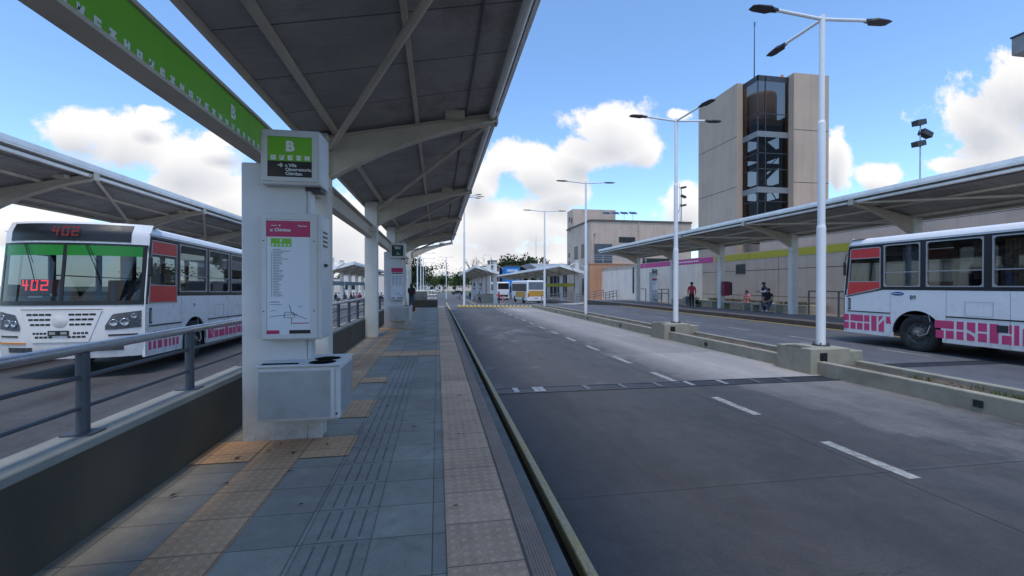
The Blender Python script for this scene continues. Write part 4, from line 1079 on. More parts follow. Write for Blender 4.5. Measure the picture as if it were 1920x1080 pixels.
        text('13', .10, M['letter_grey'], t, (HW + .003, 2.05, 1.38), rot=(90, 0, 90), bold=.003)
    # front
    fd = MB(); fpatch(fd, -HW + .20, HW - .26, 2.76, 3.125, .012, th=.03); sgn = fd.build('destination_sign', M['black'], t)
    g = MB(); fpatch(g, -HW + .075, -.02, 1.52, 2.69, .004, th=0); fpatch(g, .02, HW - .075, 1.52, 2.69, .004, th=0); ws_ = g.build('windshield', M['windscreen'], t)
    fr = MB(); fpatch(fr, -HW + .02, HW - .02, 1.44, 1.53, .010, th=.03); fpatch(fr, -HW + .02, HW - .02, 2.675, 2.72, .010, th=.03); fpatch(fr, -HW + .02, -HW + .08, 1.53, 2.675, .010, nx=3, th=.03); fpatch(fr, HW - .08, HW - .02, 1.53, 2.675, .010, nx=3, th=.03); fpatch(fr, -.03, .03, 1.53, 2.675, .012, nx=2, th=.02)
    fr.build('gasket', M['black'], ws_)
    g = MB(); fpatch(g, -HW + .08, -.03, 2.46, 2.675, .0065, th=.002); fpatch(g, .03, HW - .08, 2.46, 2.675, .0065, th=.002); g.build('sun_strip', M['green_film'], ws_)
    for x in (-.75, .35):
        w = MB(); P = lambda xx, zz, o: (xx, fy(xx) + lean(zz) - o, zz); w.tube([P(x, 2.70, .03), P(x + .16, 2.3, .03), P(x + .3, 1.85, .03)], .008, 5); w.tube([P(x + .05, 2.68, .035), P(x + .22, 2.3, .035)], .006, 5); w.build('wiper', M['black'], ws_)
    def mtext(s_, size, m_, xx, zz, off, sx=1.0, bold=.004, name='led_number', parent=t):
        dz = (lean(zz + .1) - lean(zz - .1)) / .2
        o = text(s_, size, m_, parent, (xx, fy(xx) + lean(zz) - off, zz), rot=(90 - math.degrees(math.atan(dz)), 0, 0), bold=bold, sx=sx, name=name); return o
    DIG = {'4': ('10010', '10010', '10010', '11111', '00010', '00010', '00010'), '0': ('11111', '10001', '10001', '10001', '10001', '10001', '11111'), '2': ('11111', '00001', '00001', '11111', '10000', '10000', '11111')}
    def led(s_, p_, m_, x0, z0, off):
        m = MB()
        for ci, ch in enumerate(s_):
            for r_, row in enumerate(DIG[ch]):
                for c_, bit in enumerate(row):
                    if bit == '1':
                        x = x0 + (ci * 7 + c_) * p_; z = z0 + (6 - r_) * p_ * 1.15; y = fy(x) + lean(z) - off
                        m.box(x, x + p_ * .93, y - .004, y, z, z + p_ * 1.05)
        m.build('led_number', m_, t)
    if front_detail:
        MB().box(-.20, .38, fy(0) + .19 - .055 + .16, fy(0) + .19 + .0 + .16, 2.78, 3.03)
        led('402', .024, M['led_dim'], -.22, 2.86, .05)
        led('402', .027, M['led_red'], -.80, 1.74, -.06)
        bb_ = MB(); bb_.box(-.86, -.18, -.10, -.04, 1.68, 1.97); bb_.build('led_board', M['black'], t)
        MB().box(-.66, -.42, -.20, -.195, 1.60, 1.63).build('sticker', M['sign_white'], t)
    # grille
    def gl(x, a, b_, za, zb): return a + (b_ - a) * x
    p = MB(); fpatch(p, -.68, .68, lambda x: .70 if abs(x) < .48 else .70 + (abs(x) - .48) * 3.1, 1.32, .012, nx=20, th=.02); gp = p.build('grille', M['bus_white'], t)
    sl = MB()
    for z, xa, xb in ((1.235, .14, .60), (1.135, .155, .565), (1.035, .155, .53), (.86, .22, .48), (.785, .12, .44)):
        for s in (-1, 1):
            n_ = 4
            for q in range(n_):
                x0 = xa + (xb - xa) * q / n_ + .008; x1 = xa + (xb - xa) * (q + 1) / n_ - .008
                x0, x1 = sorted((s * x0, s * x1)); fpatch(sl, x0, x1, z, z + .04, .016, nx=2, nz_=1, th=.01)
    sl.build('grille_slots', M['black'], gp)
    dk = MB(); dk.lathe([(0, .006), (.118, .005), (.13, 0)], n=28); e = dk.build('badge_disc', M['bus_white'], gp); e.location = (0, fy(0) - .016, 1.12); e.rotation_euler = (R(90), 0, 0)
    MB().box(-.19, .16, fy(0) - .035, fy(0) - .012, .835, .935).build('number_plate', M['sign_black'], gp)
    MB().box(-.165, -.06, fy(0) - .037, fy(0) - .0355, .86, .91).build('plate_mark', M['frame_alu'], gp)
    MB().box(.03, .135, fy(0) - .037, fy(0) - .0355, .86, .91).build('plate_mark', M['frame_alu'], gp)
    rd = MB(); P = lambda xx, zz, o: (xx, fy(xx) + lean(zz) - o, zz); rd.tube([P(x / 10, 1.355, .018) for x in range(-7, 8)], .008, 5); rd.build('trim', M['dark_metal'], t)
    for s in (-1, 1):
        x0, x1 = sorted((s * .73, s * 1.25))
        zl = lambda x: .93 - .0 * x if abs(x) < .9 else .93 + (abs(x) - .9) * .10
        zh = lambda x: .95 + min(1, (abs(x) - .70) / .14) * .28 + (abs(x) - .7) * .16
        h = MB(); fpatch(h, x0, x1, zl, zh, .006, nx=16, th=.02); hl = h.build('headlight', M['head_bowl'], t)
        for (cx, cz, r) in ((.86, 1.07, .075), (1.02, 1.08, .085), (1.15, 1.2, .055)):
            q = MB(); q.lathe([(r, 0), (r, .012), (r * .8, .016), (r * .55, .006), (0, .010)], n=20); e = q.build('reflector', M['head_chrome'], hl)
            xx = s * cx; dydx = (fy(xx + .01) - fy(xx - .01)) / .02
            e.location = (xx, fy(xx) + lean(cz) - .008, cz); e.rotation_euler = (R(90), 0, math.atan(dydx))
        q = MB(); fpatch(q, x0 + .01, x1 - .01, lambda x: zl(x) + .015, lambda x: zh(x) - .015, .028, nx=16, th=0); q.build('lens', M['lens'], hl)
        x0, x1 = sorted((s * .62, s * 1.24)); q = MB(); fpatch(q, x0, x1, .665, .70, .008, nx=10, nz_=1, th=.02); q.build('amber_strip', M['amber'], t)
        x0, x1 = sorted((s * .78, s * 1.2)); q = MB(); fpatch(q, x0, x1, .80, .835, .008, nx=10, nz_=1, th=.02); q.build('trim', M['dark_metal'], t)
        x0, x1 = sorted((s * .5, s * 1.0)); q = MB(); fpatch(q, x0, x1, .50, .60, .008, nx=8, nz_=2, th=.02); q.build('fog_lamp', M['head_bowl'], t)
        # mirrors
        if front_detail and s < 0: continue
        q = MB(); q.tube([(s * 1.22, .16, 2.72), (s * 1.31, .08, 2.70), (s * 1.35, .06, 2.45)], .014, 6); q.cbox(*sorted((s * 1.315, s * 1.40)), .04, .09, 2.05, 2.46, .02); q.build('mirror', M['black'], t)
    for x in (-.35, -.1, .12, .35):
        q = MB(); q.lathe([(0, .05), (.06, .04), (.09, 0)], (x, .25, 3.165), n=12); q.build('roof_lamp', M['grey_plastic'], t)
    return t
M['seam'] = mat('seam', (.22, .21, .20), .7, var=.2)
M['emblem_blue'] = mat('emblem_blue', (.015, .04, .22), .4)
WL = [(.165, 1.22, 'rect'), (1.34, 2.72, 'win'), (2.84, 4.15, 'win'), (4.27, 5.6, 'win'), (5.75, 7.1, 'win'), (7.25, 8.6, 'win'), (8.75, 10.3, 'win')]
WR = [(.165, 1.15, 'slant'), (1.24, 2.2, 'win'), (2.34, 3.57, 'win'), (3.73, 4.96, 'win'), (5.1, 6.5, 'win'), (6.7, 8.1, 'win'), (8.3, 9.9, 'win')]
ba = city_bus('city_bus', 'white city bus showing 402 in red lights, green strip over its windshield', (-6.1 - HW, 10.62, -.16), 0, WL, 'bars')
ba.rotation_euler = (R(-1.0), 0, R(1.6)); ba.location = (-6.17 - HW, 10.60, -.10)
city_bus('city_bus', 'white city bus numbered 89 with red driver window, on the right road', (12.48 + HW, 11.86, -.0), math.pi, WR, 'maze', front_detail=False)

# ------------------------------------------------------------------ smaller vehicles far away
def far_bus(name, label, loc, rz, w, l, h, lower, rear=True):
    t = thing(name, label, 'bus', loc, rz); b = MB(); hw = w / 2
    b.cbox(-hw, hw, 0, l, .35, h, .14); b.build('body', M['bus_white'], t)
    m = MB(); m.box(-hw - .004, hw + .004, .5, l - .4, h * .52, h * .86); m.build('window_band', M['black'], t)
    for s in (-1, 1):
        for i in range(6):
            y = .8 + i * (l - 1.6) / 6; MB().box(*sorted((s * (hw + .004), s * (hw + .012))), y, y + (l - 1.6) / 6 - .22, h * .55, h * .83).build('window', M['tint_win'], t)
        for y in (l * .25, l * .78):
            q = MB(); q.lathe([(.0, .02), (.3, .02), (.48, .0), (.48, -.25)] if s > 0 else [(.0, -.02), (.3, -.02), (.48, 0), (.48, .25)], (s * hw, y, .48), 'x', 20); q.build('wheel', M['rubber'], t)
        if lower: MB().box(*sorted((s * (hw + .002), s * (hw + .008))), 1.0, l * .7, .8, h * .5).build('side_panel', lower, t)
        MB().box(*sorted((s * (hw - .22), s * (hw - .06))), -.02, .0, h * .28, h * .44).build('tail_light' if rear else 'headlight', M['red'] if rear else M['head_chrome'], t)
    MB().cbox(-hw + .16, hw - .16, -.012, .03, h * .60, h * .93, .03).build('rear_window' if rear else 'windshield', M['rear_glass'] if rear else M['tint_win'], t)
    if lower: MB().cbox(-hw + .16, hw - .16, -.014, .02, h * .31, h * .56, .03).build('rear_panel', lower, t)
    else: MB().cbox(-hw + .3, hw - .3, -.014, .02, h * .16, h * .3, .03).build('grille', M['dark_metal'], t)
    MB().box(-hw, hw, -.05, 0, .4, .62).build('bumper', M['bus_white'], t)
    MB().box(-.3, .3, -.016, 0, .68, .8).build('number_plate', M['frame_alu'], t)
    return t
M['tint_win'] = mat('tint_window', (.02, .022, .027), .3, var=.2, spec=.25)
M['rear_glass'] = mat('rear_glass', (.16, .18, .21), .15, var=.15)
M['bus_orange'] = mat('bus_orange', (.55, .30, .05), .4, var=.08)
p0 = pw(1005, 568, 62)
far_bus('minibus', 'orange and white bus seen from behind, waiting under the distant shelter', (p0.x, p0.y, gz(p0.y)), R(4), 2.5, 9.5, 3.25, M['bus_orange'])
p0 = pw(944, 558, 88)
far_bus('coach', 'white coach facing the camera beyond the orange bus', (p0.x, p0.y, gz(p0.y)), R(0), 2.5, 11, 3.6, None, rear=False)
def car(label, loc, rz, m):
    t = thing('parked_car', label, 'car', loc, rz)
    prof = [(-2.15, .35), (-2.2, .7), (-2.1, .86), (-1.2, .95), (-.55, 1.42), (.75, 1.45), (1.5, .98), (2.1, .92), (2.2, .6), (2.15, .35)]
    b = MB()
    for k_ in range(1):
        vs = [(y * 1.0, x, z) for y, x in ((-.85, 0),) for _ in () for z in ()]
    sec = [(-.86, .0), (-.80, 1.0), (.80, 1.0), (.86, 0)]
    low = [(x, z) for x, z in prof]
    b.prism([(x, z) for x, z in prof], 'y', -.82, .82); b.build('body', m, t)
    g_ = MB(); g_.prism([(-1.05, .97), (-.52, 1.36), (.70, 1.38), (1.32, .99)], 'y', -.825, .825); g_.build('windows', M['tint_win'], t)
    for x in (-1.35, 1.35):
        for s in (-1, 1):
            q = MB(); q.lathe([(0, .01 * s), (.2, .01 * s), (.31, 0), (.31, -.2 * s)], (x, s * .84, .31), 'y', 18); q.build('wheel', M['rubber'], t)
    return t
M['car_dark'] = mat('car_dark', (.03, .032, .036), .25, var=.1)
M['car_white'] = mat('car_white', (.6, .6, .6), .3, var=.1)
p0 = pw(858, 549, 150); car('dark parked car seen side on far beyond the barrier', (p0.x, p0.y, gz(p0.y)), 0, M['car_dark'])
p0 = pw(818, 543, 190); car('small white car far away left of the equipment pole', (p0.x, p0.y, gz(p0.y)), 0, M['car_white'])
# ------------------------------------------------------------------ buildings and walls
def wall_mat(name, c, **k_): 
    M[name] = mat(name, c, .9, **k_); return M[name]
wall_mat('beige_wall', (.55, .425, .335), var=.07, scale=.5, bump=.15, bscale=30, dirt=(.26, .21, .18), dirtamt=.35)
wall_mat('white_wall', (.82, .69, .58), var=.05, scale=.6, bump=.1, bscale=30, dirt=(.4, .36, .33), dirtamt=.25)
wall_mat('tower_wall', (.45, .35, .27), var=.06, scale=.35, bump=.15, bscale=20, dirt=(.27, .23, .2), dirtamt=.3)
wall_mat('orange_wall', (.50, .25, .14), var=.06, scale=.6, dirt=(.35, .2, .13), dirtamt=.3)
wall_mat('band_yellow', (.46, .38, .045), var=.05)
wall_mat('band_pink', (.56, .09, .25), var=.05)
wall_mat('joint_dark', (.12, .10, .09), var=.1)
wall_mat('slab_grey', (.22, .22, .23), var=.1)
bw = thing('terminal_wall', 'long beige wall with pink and yellow route bands behind the right shelter', 'wall', (21.1, 0, 0))
MB().box(0, .3, -4, 32.7, -.9, 3.52).build('wall', M['beige_wall'], bw)
MB().box(-.01, .3, 32.7, 54.9, -1.2, 3.52).build('white_section', M['white_wall'], bw)
b = MB(); b.box(0, .3, -4, 54.9, 3.9725, 4.02); b.box(0.02, .3, -4, 54.9, 3.52, 3.9725); b.build('parapet', M['beige_wall'], bw)
MB().box(-.012, .02, 4, 31.0, 3.53, 3.97).build('yellow_band', M['band_yellow'], bw)
MB().box(-.012, .02, 31.3, 44.5, 3.53, 3.97).build('pink_band', M['band_pink'], bw)
text('C', .26, M['letter_grey'], bw, (-.016, 27.3, 3.75), rot=(90, 0, -90), bold=.006)
text('C', .2, M['sign_white'], bw, (-.016, 42.8, 3.75), rot=(90, 0, -90), bold=.006)
b = MB(); rn = random.Random(4); y = 36.5
while y > 33.2:
    w = rn.uniform(.12, .3); b.box(-.016, -.011, y - w, y, 3.70, 3.80); y -= w + .07
b.build('lettering', M['sign_white'], bw)
b = MB()
for z in (1.05, 2.75): b.box(-.006, .002, -4, 32.6, z, z + .035)
for y in (15.4, 24.6): b.box(-.006, .002, y, y + .035, -.1, 3.52)
b.build('joint', M['joint_dark'], bw)
v_ = MB(); v_.box(-.03, .0, 27.6, 28.6, 2.55, 3.25); v_.build('window_frame', M['joint_dark'], bw)
MB().box(-.04, -.03, 27.68, 28.52, 2.62, 3.18).build('pane', M['tint_win'], bw)
MB().box(-.06, -.01, 45.2, 45.55, .9, 3.7).build('window_slot', M['tint_win'], bw)
# upper storey behind the band
us = thing('terminal_building', 'pinkish upper block standing above the band wall, under the shelter roof', 'building', (21.55, 0, 0))
MB().box(0, 6, 9.5, 26.8, -.9, 5.6).build('wall', M['beige_wall'], us)
MB().box(-.004, .0, 9.5, 26.8, 4.6, 4.63).build('joint', M['joint_dark'], us)
ob = thing('orange_building', 'orange building with a small roof fixture behind the numbered bus', 'building', (30, 0, 0))
MB().box(0, 10, 4, 17.2, -.9, 7.0).build('wall', M['orange_wall'], ob)
b = MB(); b.box(-.35, 0, 13.6, 14.3, 5.95, 6.05); b.box(-.25, 0, 13.8, 14.1, 6.05, 6.35); b.build('wall_light', M['dark_metal'], ob)

# ---- tower
M['spandrel'] = mat('spandrel', (.17, .18, .19), .4, var=.06); M['tower_inside'] = mat('tower_inside', (.24, .19, .155), .8, var=.15)
tw = thing('stair_tower', 'tall beige tower with a dark glass stair corner', 'tower', (0, 0, 0))
b = MB(); b.box(21.5, 22.3, 29.1, 33.9, -.9, 16.45); b.build('side_slab', M['tower_wall'], tw)
b = MB(); b.box(24.4, 27.2, 27.1, 27.9, -.9, 16.5); b.build('front_slab', M['tower_wall'], tw)
b = MB(); b.box(22.3, 27.0, 32.9, 33.7, -.9, 5.2); b.build('rear_wall', M['tower_wall'], tw)
j = MB()
for z in (5.4, 8.9, 12.55): j.box(21.496, 21.5, 29.1, 33.9, z, z + .05); j.box(24.4, 27.2, 27.096, 27.1, z, z + .05)
j.build('joint', M['joint_dark'], tw)
gx0, gy0 = 22.0, 27.6
gl = MB(); gl.quad((gx0, gy0, 5), (gx0, 29.1, 5), (gx0, 29.1, 16.2), (gx0, gy0, 16.2)); gl.quad((gx0, gy0, 5), (24.4, gy0, 5), (24.4, gy0, 16.2), (gx0, gy0, 16.2)); gt = gl.build('glazing', M['tower_glass'] if 'tower_glass' in M else glass('tower_glass', (.29, .24, .21), ior=1.2), tw)
fr = MB()
for z, h, m_ in ((16.0, .38, 0), (13.7, .06, 0), (10.95, .06, 0), (9.85, .06, 0), (7.6, .05, 0), (6.4, .05, 0)):
    if m_ == 0: fr.box(gx0 - .03, gx0, gy0 - .03, 29.1, z, z + h); fr.box(gx0, 24.4, gy0 - .03, gy0, z, z + h)
for (x, y) in ((gx0 - .03, gy0 - .03), (gx0 - .03, 29.04), (22.55, gy0 - .03), (24.33, gy0 - .03)): fr.box(x, x + .06, y, y + .06, 5, 16.38)
fr.build('mullions', M['dark_metal'], gt)
for z in (12.1, 8.22):
    sl = MB(); sl.prism([(gx0 - .05, gy0 - .05), (24.4, gy0 - .05), (24.4, gy0 - .031), (gx0 - .031, gy0 - .031), (gx0 - .031, 29.1), (gx0 - .05, 29.1)], 'z', z, z + .4); sl.build('spandrel', M['spandrel'], tw)
fl = MB()
for z in (5.4, 6.9, 9.1, 10.75, 11.8): fl.box(23.5, 25.6, 29.6, 31.2, z, z + .15)
fl.box(22.3, 25.6, 28.2, 31.2, 13.2, 13.6)
fl.build('floors', M['tower_inside'], tw)
# inner wall panels with openings that let the sky through
iw = MB()
iw.box(22.3, 24.0, 31.2, 31.3, 5, 13.2); iw.box(24.85, 25.7, 31.2, 31.3, 5, 13.2)
iw.box(25.6, 25.7, 27.9, 29.85, 5, 13.2)
gaps = ((8.37, 9.0), (9.49, 10.7), (10.93, 11.5), (12.16, 13.05))
zz0 = 5
for a, b2 in gaps + ((13.2, 13.2),):
    iw.box(24.0, 24.85, 31.2, 31.3, zz0, a); iw.box(25.6, 25.7, 29.85, 31.2, zz0, a); zz0 = b2
iw.box(22.3, 25.7, 31.2, 31.3, 13.2, 14.3); iw.box(25.6, 25.7, 27.9, 31.2, 13.2, 14.3)
iw.build('inner_wall', M['tower_inside'], tw)
stt = MB()
for z0, z1, a, b2 in ((9.3, 10.7, 24.0, 25.5), (11.9, 13.0, 25.4, 23.8), (7.0, 9.0, 25.3, 23.8)):
    stt.bar((a, 30, z0), (b2, 30, z1), .5, .07); stt.bar((a, 29.5, z0 + .9), (b2, 29.5, z1 + .9), .05, .05)
stt.build('stairs', M['tower_inside'], tw)
tk = MB(); tk.lathe([(0, 13.6), (1.0, 13.6), (1.02, 13.8), (1.02, 15.6), (.95, 15.8), (.4, 15.95), (0, 15.95)], (23.7, 29.4, 0), n=32); tk.build('water_tank', mat('tank', (.34, .29, .25), .6), tw)
an = thing('antenna_mast', 'thin lattice antenna mast rising above the glass corner of the tower', 'antenna', pw(1413, 142, 32.0))
b = MB(); b.cyl((0, 0, -.5), (0, 0, 3.7), .045, .025, n=6); b.build('mast', M['dark_metal'], an)
b = MB()
for a in range(4): b.cyl((0, 0, 3.4), (.12 * math.cos(a * 1.57), .12 * math.sin(a * 1.57), 3.75), .008, n=4)
b.lathe([(0, 3.7), (.05, 3.75), (0, 3.85)], n=8); b.build('tip', M['dark_metal'], an)
rl = thing('beacon', 'small reddish beacon on the tower roof edge', 'lamp', pw(1465, 147, 31.2)); b = MB(); b.lathe([(.08, 0), (.1, .1), (.07, .22), (0, .25)], n=12); b.build('dome', M['orange_wall'], rl)

# ---- two storey building
bd = thing('office_building', 'two storey beige building with solar panels on its roof', 'building', (0, 0, 0))
BX, BY, BT = 23.2, 65.0, 11.6
b = MB(); b.box(BX, 40, BY, BY + 12.5, -1.6, BT); b.build('wall', M['beige_wall'], bd)
b = MB(); b.box(BX - .12, 40.1, BY - .12, BY + 12.6, BT, BT + .28); b.build('roof_edge', M['joint_dark'], bd)
b = MB(); b.box(BX + .01, 31.0, BY + 9, BY + 12.4, BT + .28, 15.0); up_ = b.build('upper_block', M['beige_wall'], bd)
def win_px(x0, y0, x1, y1, X=None, Y=None, name='window', m_=None):
    """window on the plane X=const or Y=const given by its corners in the photo"""
    def zc_of(x):
        k_ = (x - 820) * CT / FPX
        return X / k_ if X is not None else Y * CT / (1 - ST * k_)
    zA, zB = zc_of(x0), zc_of(x1); A, B = pw(x0, y0, zA), pw(x1, y1, zB)
    ztop, zbot = A.z, pw(x0, y1, zA).z
    fo = MB()
    if X is not None:
        y0_, y1_ = sorted((A.y, B.y)); fo.box(X - .04, X, y0_ - .07, y1_ + .07, zbot - .07, ztop + .07); f = fo.build(name, M['joint_dark'], bd)
        MB().box(X - .055, X - .041, y0_, y1_, zbot, ztop).build('pane', m_ or M['tint_win'], f)
        mb = MB(); mb.box(X - .075, X - .056, (y0_ + y1_) / 2 - .03, (y0_ + y1_) / 2 + .03, zbot, ztop); mb.build('frame', M['dark_metal'], f)
    else:
        x0_, x1_ = sorted((A.x, B.x)); fo.box(x0_ - .07, x1_ + .07, Y - .04, Y, zbot - .07, ztop + .07); f = fo.build(name, M['joint_dark'], bd)
        MB().box(x0_, x1_, Y - .055, Y - .041, zbot, ztop).build('pane', m_ or M['tint_win'], f)
        mb = MB(); n_ = max(2, int((x1_ - x0_) / 1.2))
        for i in range(1, n_): xm = x0_ + (x1_ - x0_) * i / n_; mb.box(xm - .03, xm + .03, Y - .075, Y - .056, zbot, ztop)
        mb.build('frame', M['dark_metal'], f)
win_px(1077, 464, 1083, 486, X=BX); win_px(1090, 460, 1097.5, 484, X=BX)
win_px(1077, 512, 1082, 540, X=BX); win_px(1092, 523, 1099, 552, X=BX)
for yy0 in (409, 476, 491): win_px(1066.5, yy0, 1068.5, yy0 + 6, X=BX)
win_px(1070.5, 410, 1073, 418, X=BX); win_px(1067, 428, 1069, 434, X=BX)
M['blue_glass'] = mat('blue_glass', (.04, .055, .085), .15, var=.3, scale=1)
win_px(1115, 458, 1147, 492, Y=BY, m_=M['blue_glass']); win_px(1161, 445, 1190, 454, Y=BY); win_px(1205, 485, 1255, 500, Y=BY)
b = MB(); q = pw(1113, 435, 67.5); b.tube([(q.x, BY - .12, 5.5), (q.x, BY - .12, 9.6), (q.x + .4, BY - .12, 9.9)], .12, 8); q = pw(1207, 425, 67.5); b.tube([(q.x, BY - .1, BT - 3), (q.x, BY - .1, BT)], .1, 8); b.build('downpipe', M['beige_wall'], bd)
for i in range(4):
    q = pw(1137 + i * 16.5, 408, 72.0); sp_ = thing('solar_panel', 'small solar panel on a thin post on the flat roof of the two storey building', 'solar panel', (q.x, q.y, BT + .28), group='solar panels on the roof')
    b = MB(); b.bar((-.62, 0, 1.62), (.62, 0, 1.62), .9, .05, upv=(0, -.5, .86)); b.build('panel', M['blue_glass'], sp_)
    b = MB(); b.cyl((0, 0, 0), (0, 0, 1.6), .04, n=6); b.build('post', M['steel'], sp_)
for (x, y, s_, n_) in ((1277, 416, 70.0, 'floodlight mast with three lamps rising behind the second street lamp'), (1724, 400, 36.0, 'floodlight mast with three lamps above the right shelter roof')):
    q = pw(x, y, s_); H = pw(x, 352 if x < 1500 else 232, s_).z - q.z
    if x > 1500: q.z = 3.0; H = pw(x, 232, s_).z - 3.0
    f = thing('floodlight_mast', n_, 'floodlights', q); b = MB(); b.cyl((0, 0, 0), (0, 0, H), .07 * s_ / 36, .05 * s_ / 36, n=8)
    if x < 1500: b.tube([(-.9, 0, 0), (0, 0, H * .6)], .05, 6); b.cyl((-.3, 0, 0), (-.3, 0, H * 1.12), .04, n=6); b.tube([(-.6, 0, H), (.2, 0, H)], .04, 6)
    b.build('mast', M['steel'], f)
    for i in range(3):
        b = MB(); sc = s_ / 36; off = (-.25, .38, -.28)[i] * sc if x > 1500 else .3; zz = H - (0, .85, 1.7)[i] * sc * (1 if x > 1500 else .85)
        c = Vector((off, -.1, zz)); sc = sc if x > 1500 else .95; b.bar(c + Vector((-.42 * sc, 0, -.08 * (1 if i != 1 else -2) * sc)), c + Vector((.42 * sc, 0, .08 * (1 if i != 1 else -2) * sc)), .5 * sc, .42 * sc if x > 1500 else .3 * sc); b.build('floodlight', M['dark_metal'], f)
ow = thing('orange_wall', 'orange end wall with a roof railing in front of the two storey building', 'wall', (19.5, 55, 0))
MB().box(0, 8, 0, .4, -1.2, 4.5).build('wall', M['orange_wall'], ow)
MB().box(-.06, 8, -.06, .46, 4.5, 4.6).build('coping', M['orange_wall'], ow)
b = MB()
for z in (.5, .8, 1.1): b.tube([(.4, .2, 4.6 + z), (8, .2, 4.6 + z)], .035, 6)
for i in range(6): b.tube([(.4 + i * 1.5, .2, 4.6), (.4 + i * 1.5, .2, 5.7)], .035, 6)
b.build('railing', M['steel'], ow)
M['rail_grey'] = mat('rail_grey', (.13, .135, .14), .6, var=.15)
# ramp rails in front of the white wall
def rail(name, label, p, q, h=1.05, n=4, nb=3):
    t = thing(name, label, 'handrail', p); d = Vector(q) - Vector(p); b = MB()
    for i in range(nb): z = h * (1 - i * .3); b.tube([(0, 0, z), (d.x, d.y, d.z + z)], .045, 6)
    for i in range(n): f = i / (n - 1); b.tube([(d.x * f, d.y * f, d.z * f), (d.x * f, d.y * f, d.z * f + h)], .045, 6)
    b.build('rails', M['rail_grey'], t)
def gp(x, y, z): 
    zc = (CAMZ - z) * FPX / (y - 535); return pw(x, y, zc)
rail('handrail', 'grey ramp rail sloping beside the orange wall', (17.0, 52.5, -.4), (20.4, 52.5, .15))
rail('handrail', 'grey ramp rail left of the orange wall, by the distant shelter mast', (13.2, 55.5, -.6), (16.8, 54.0, -.2), n=6)
rail('handrail', 'grey rail in front of the white wall section', (18.6, 47.2, -.1), (20.9, 49.5, .1), n=4)
rail('handrail', 'grey rail beside the small totem on the far platform', (20.0, 41.8, PZ), (20.0, 40.3, PZ), 1.2, 2, 1)
rail('handrail', 'grey rail right of the small totem on the far platform', (20.0, 38.4, PZ), (20.0, 36.0, PZ), 1.2, 3, 2)
rail('handrail', 'grey rail on the far platform beside the last visible column', (19.4, 20.5, PZ), (19.4, 15.2, PZ), 1.25, 4, 1)

# small totem, maroon box, benches, planter on platform C
totem('info_totem', 'slim white info totem with magenta panels on the far right platform', (18.9, 37.4, PZ), PZ, 'T', -35)
bx = thing('hose_cabinet', 'maroon cabinet fixed to a column of the right shelter', 'cabinet', (18.85, 33.02, 1.2))
MB().cbox(-.22, .22, -.3, 0, 0, .95, .02).build('cabinet', mat('maroon', (.16, .012, .05), .5), bx)
MB().cbox(.221, .42, -.28, 0, .05, .9, .04).build('side_box', M['black'], bx)
bx.location = (18.95, 26.88, 1.06)
def bench(y, l, label):
    t = thing('bench', label, 'bench', (18.8, y, PZ), group='concrete benches under the right shelter')
    MB().cbox(-.25, .25, 0, l, .38, .48, .01).build('seat', M['concrete'], t)
    for a in (.02, l - .22): MB().cbox(-.23, .23, a, a + .2, 0, .379, .01).build('leg', M['concrete'], t)
bench(24.4, 2.2, 'empty concrete bench between the maroon cabinet and the seated group'); bench(21.8, 2.1, 'concrete bench carrying the seated man in black')
bench(27.6, 2.2, 'concrete bench behind the man in red'); bench(30.8, 2.2, 'concrete bench beyond the man in red')
pc = thing('planter', 'low rough concrete planter with dry weeds along the beige wall', 'planter', (0, 0, 0))
MB().cbox(19.75, 21.0, 21, 35, PZ - .05, PZ + .46, .02).build('box', M['concrete'], pc)
w = MB(); rn = random.Random(8)
for i in range(3200):
    y = rn.uniform(21.2, 34.8); x = rn.uniform(19.8, 20.95)
    if mnoise.noise((x, y * .6, 2)) < -.1: continue
    h = rn.uniform(.05, .22); tt = rn.uniform(0, 6.28); dx, dy = .03 * math.cos(tt), .03 * math.sin(tt)
    w.add([(x - dx, y - dy, PZ + .45), (x + dx, y + dy, PZ + .45), (x + rn.uniform(-.12, .12), y + rn.uniform(-.12, .12), PZ + .45 + h)], [(0, 1, 2)])
tag(w.build('weeds', mat('weeds', (.10, .085, .05), .9, var=.4), fix=False), kind='stuff')

# ---- far background
def box_building(name, label, cat, p, w, d, h, m_, wins=(), roofm=None):
    t = thing(name, label, cat, p); MB().box(0, w, 0, d, -3, h).build('wall', m_, t)
    MB().box(-.15, w + .15, -.15, d + .15, h, h + .3).build('roof_edge', roofm or M['joint_dark'], t)
    for (x0, x1, z0, z1) in wins:
        f = MB().box(x0, x1, -.06, 0, z0, z1).build('window', M['dark_metal'], t); MB().box(x0 + .1, x1 - .1, -.075, -.061, z0 + .1, z1 - .1).build('pane', M['tint_win'], f)
    return t
M['blue_paint'] = mat('blue_paint', (.02, .22, .60), .5, var=.06)
p0 = pw(948, 545, 140); t = box_building('blue_building', 'bright blue building front with pale lettering strip behind the distant shelters', 'building', (p0.x, p0.y, -1.5), 4.6, 8, 9.2, M['blue_paint'], [(.6, 1.8, 1, 3), (2.6, 3.8, 1, 3)])
b = MB(); rn = random.Random(1); x = .5
while x < 3.7: w_ = rn.uniform(.2, .5); b.box(x, x + w_, -.08, -.01, 7.6, 8.3); x += w_ + .15
b.build('lettering', M['sign_white'], t)
p0 = pw(899, 545, 150); box_building('brown_building', 'brownish block building half hidden behind the distant shelter', 'building', (p0.x, p0.y, -1.5), 7, 9, 9.5, wall_mat('brown_wall', (.2, .17, .15), var=.15), [(.8, 2, 5, 8), (3, 4.2, 5, 8), (5.2, 6.3, 5, 8)])
p0 = pw(917, 545, 156); box_building('water_tower', 'grey rooftop block rising beside the brownish building', 'building', (p0.x, p0.y, -1.5), 2.8, 5, 11.8, M['slab_grey'])
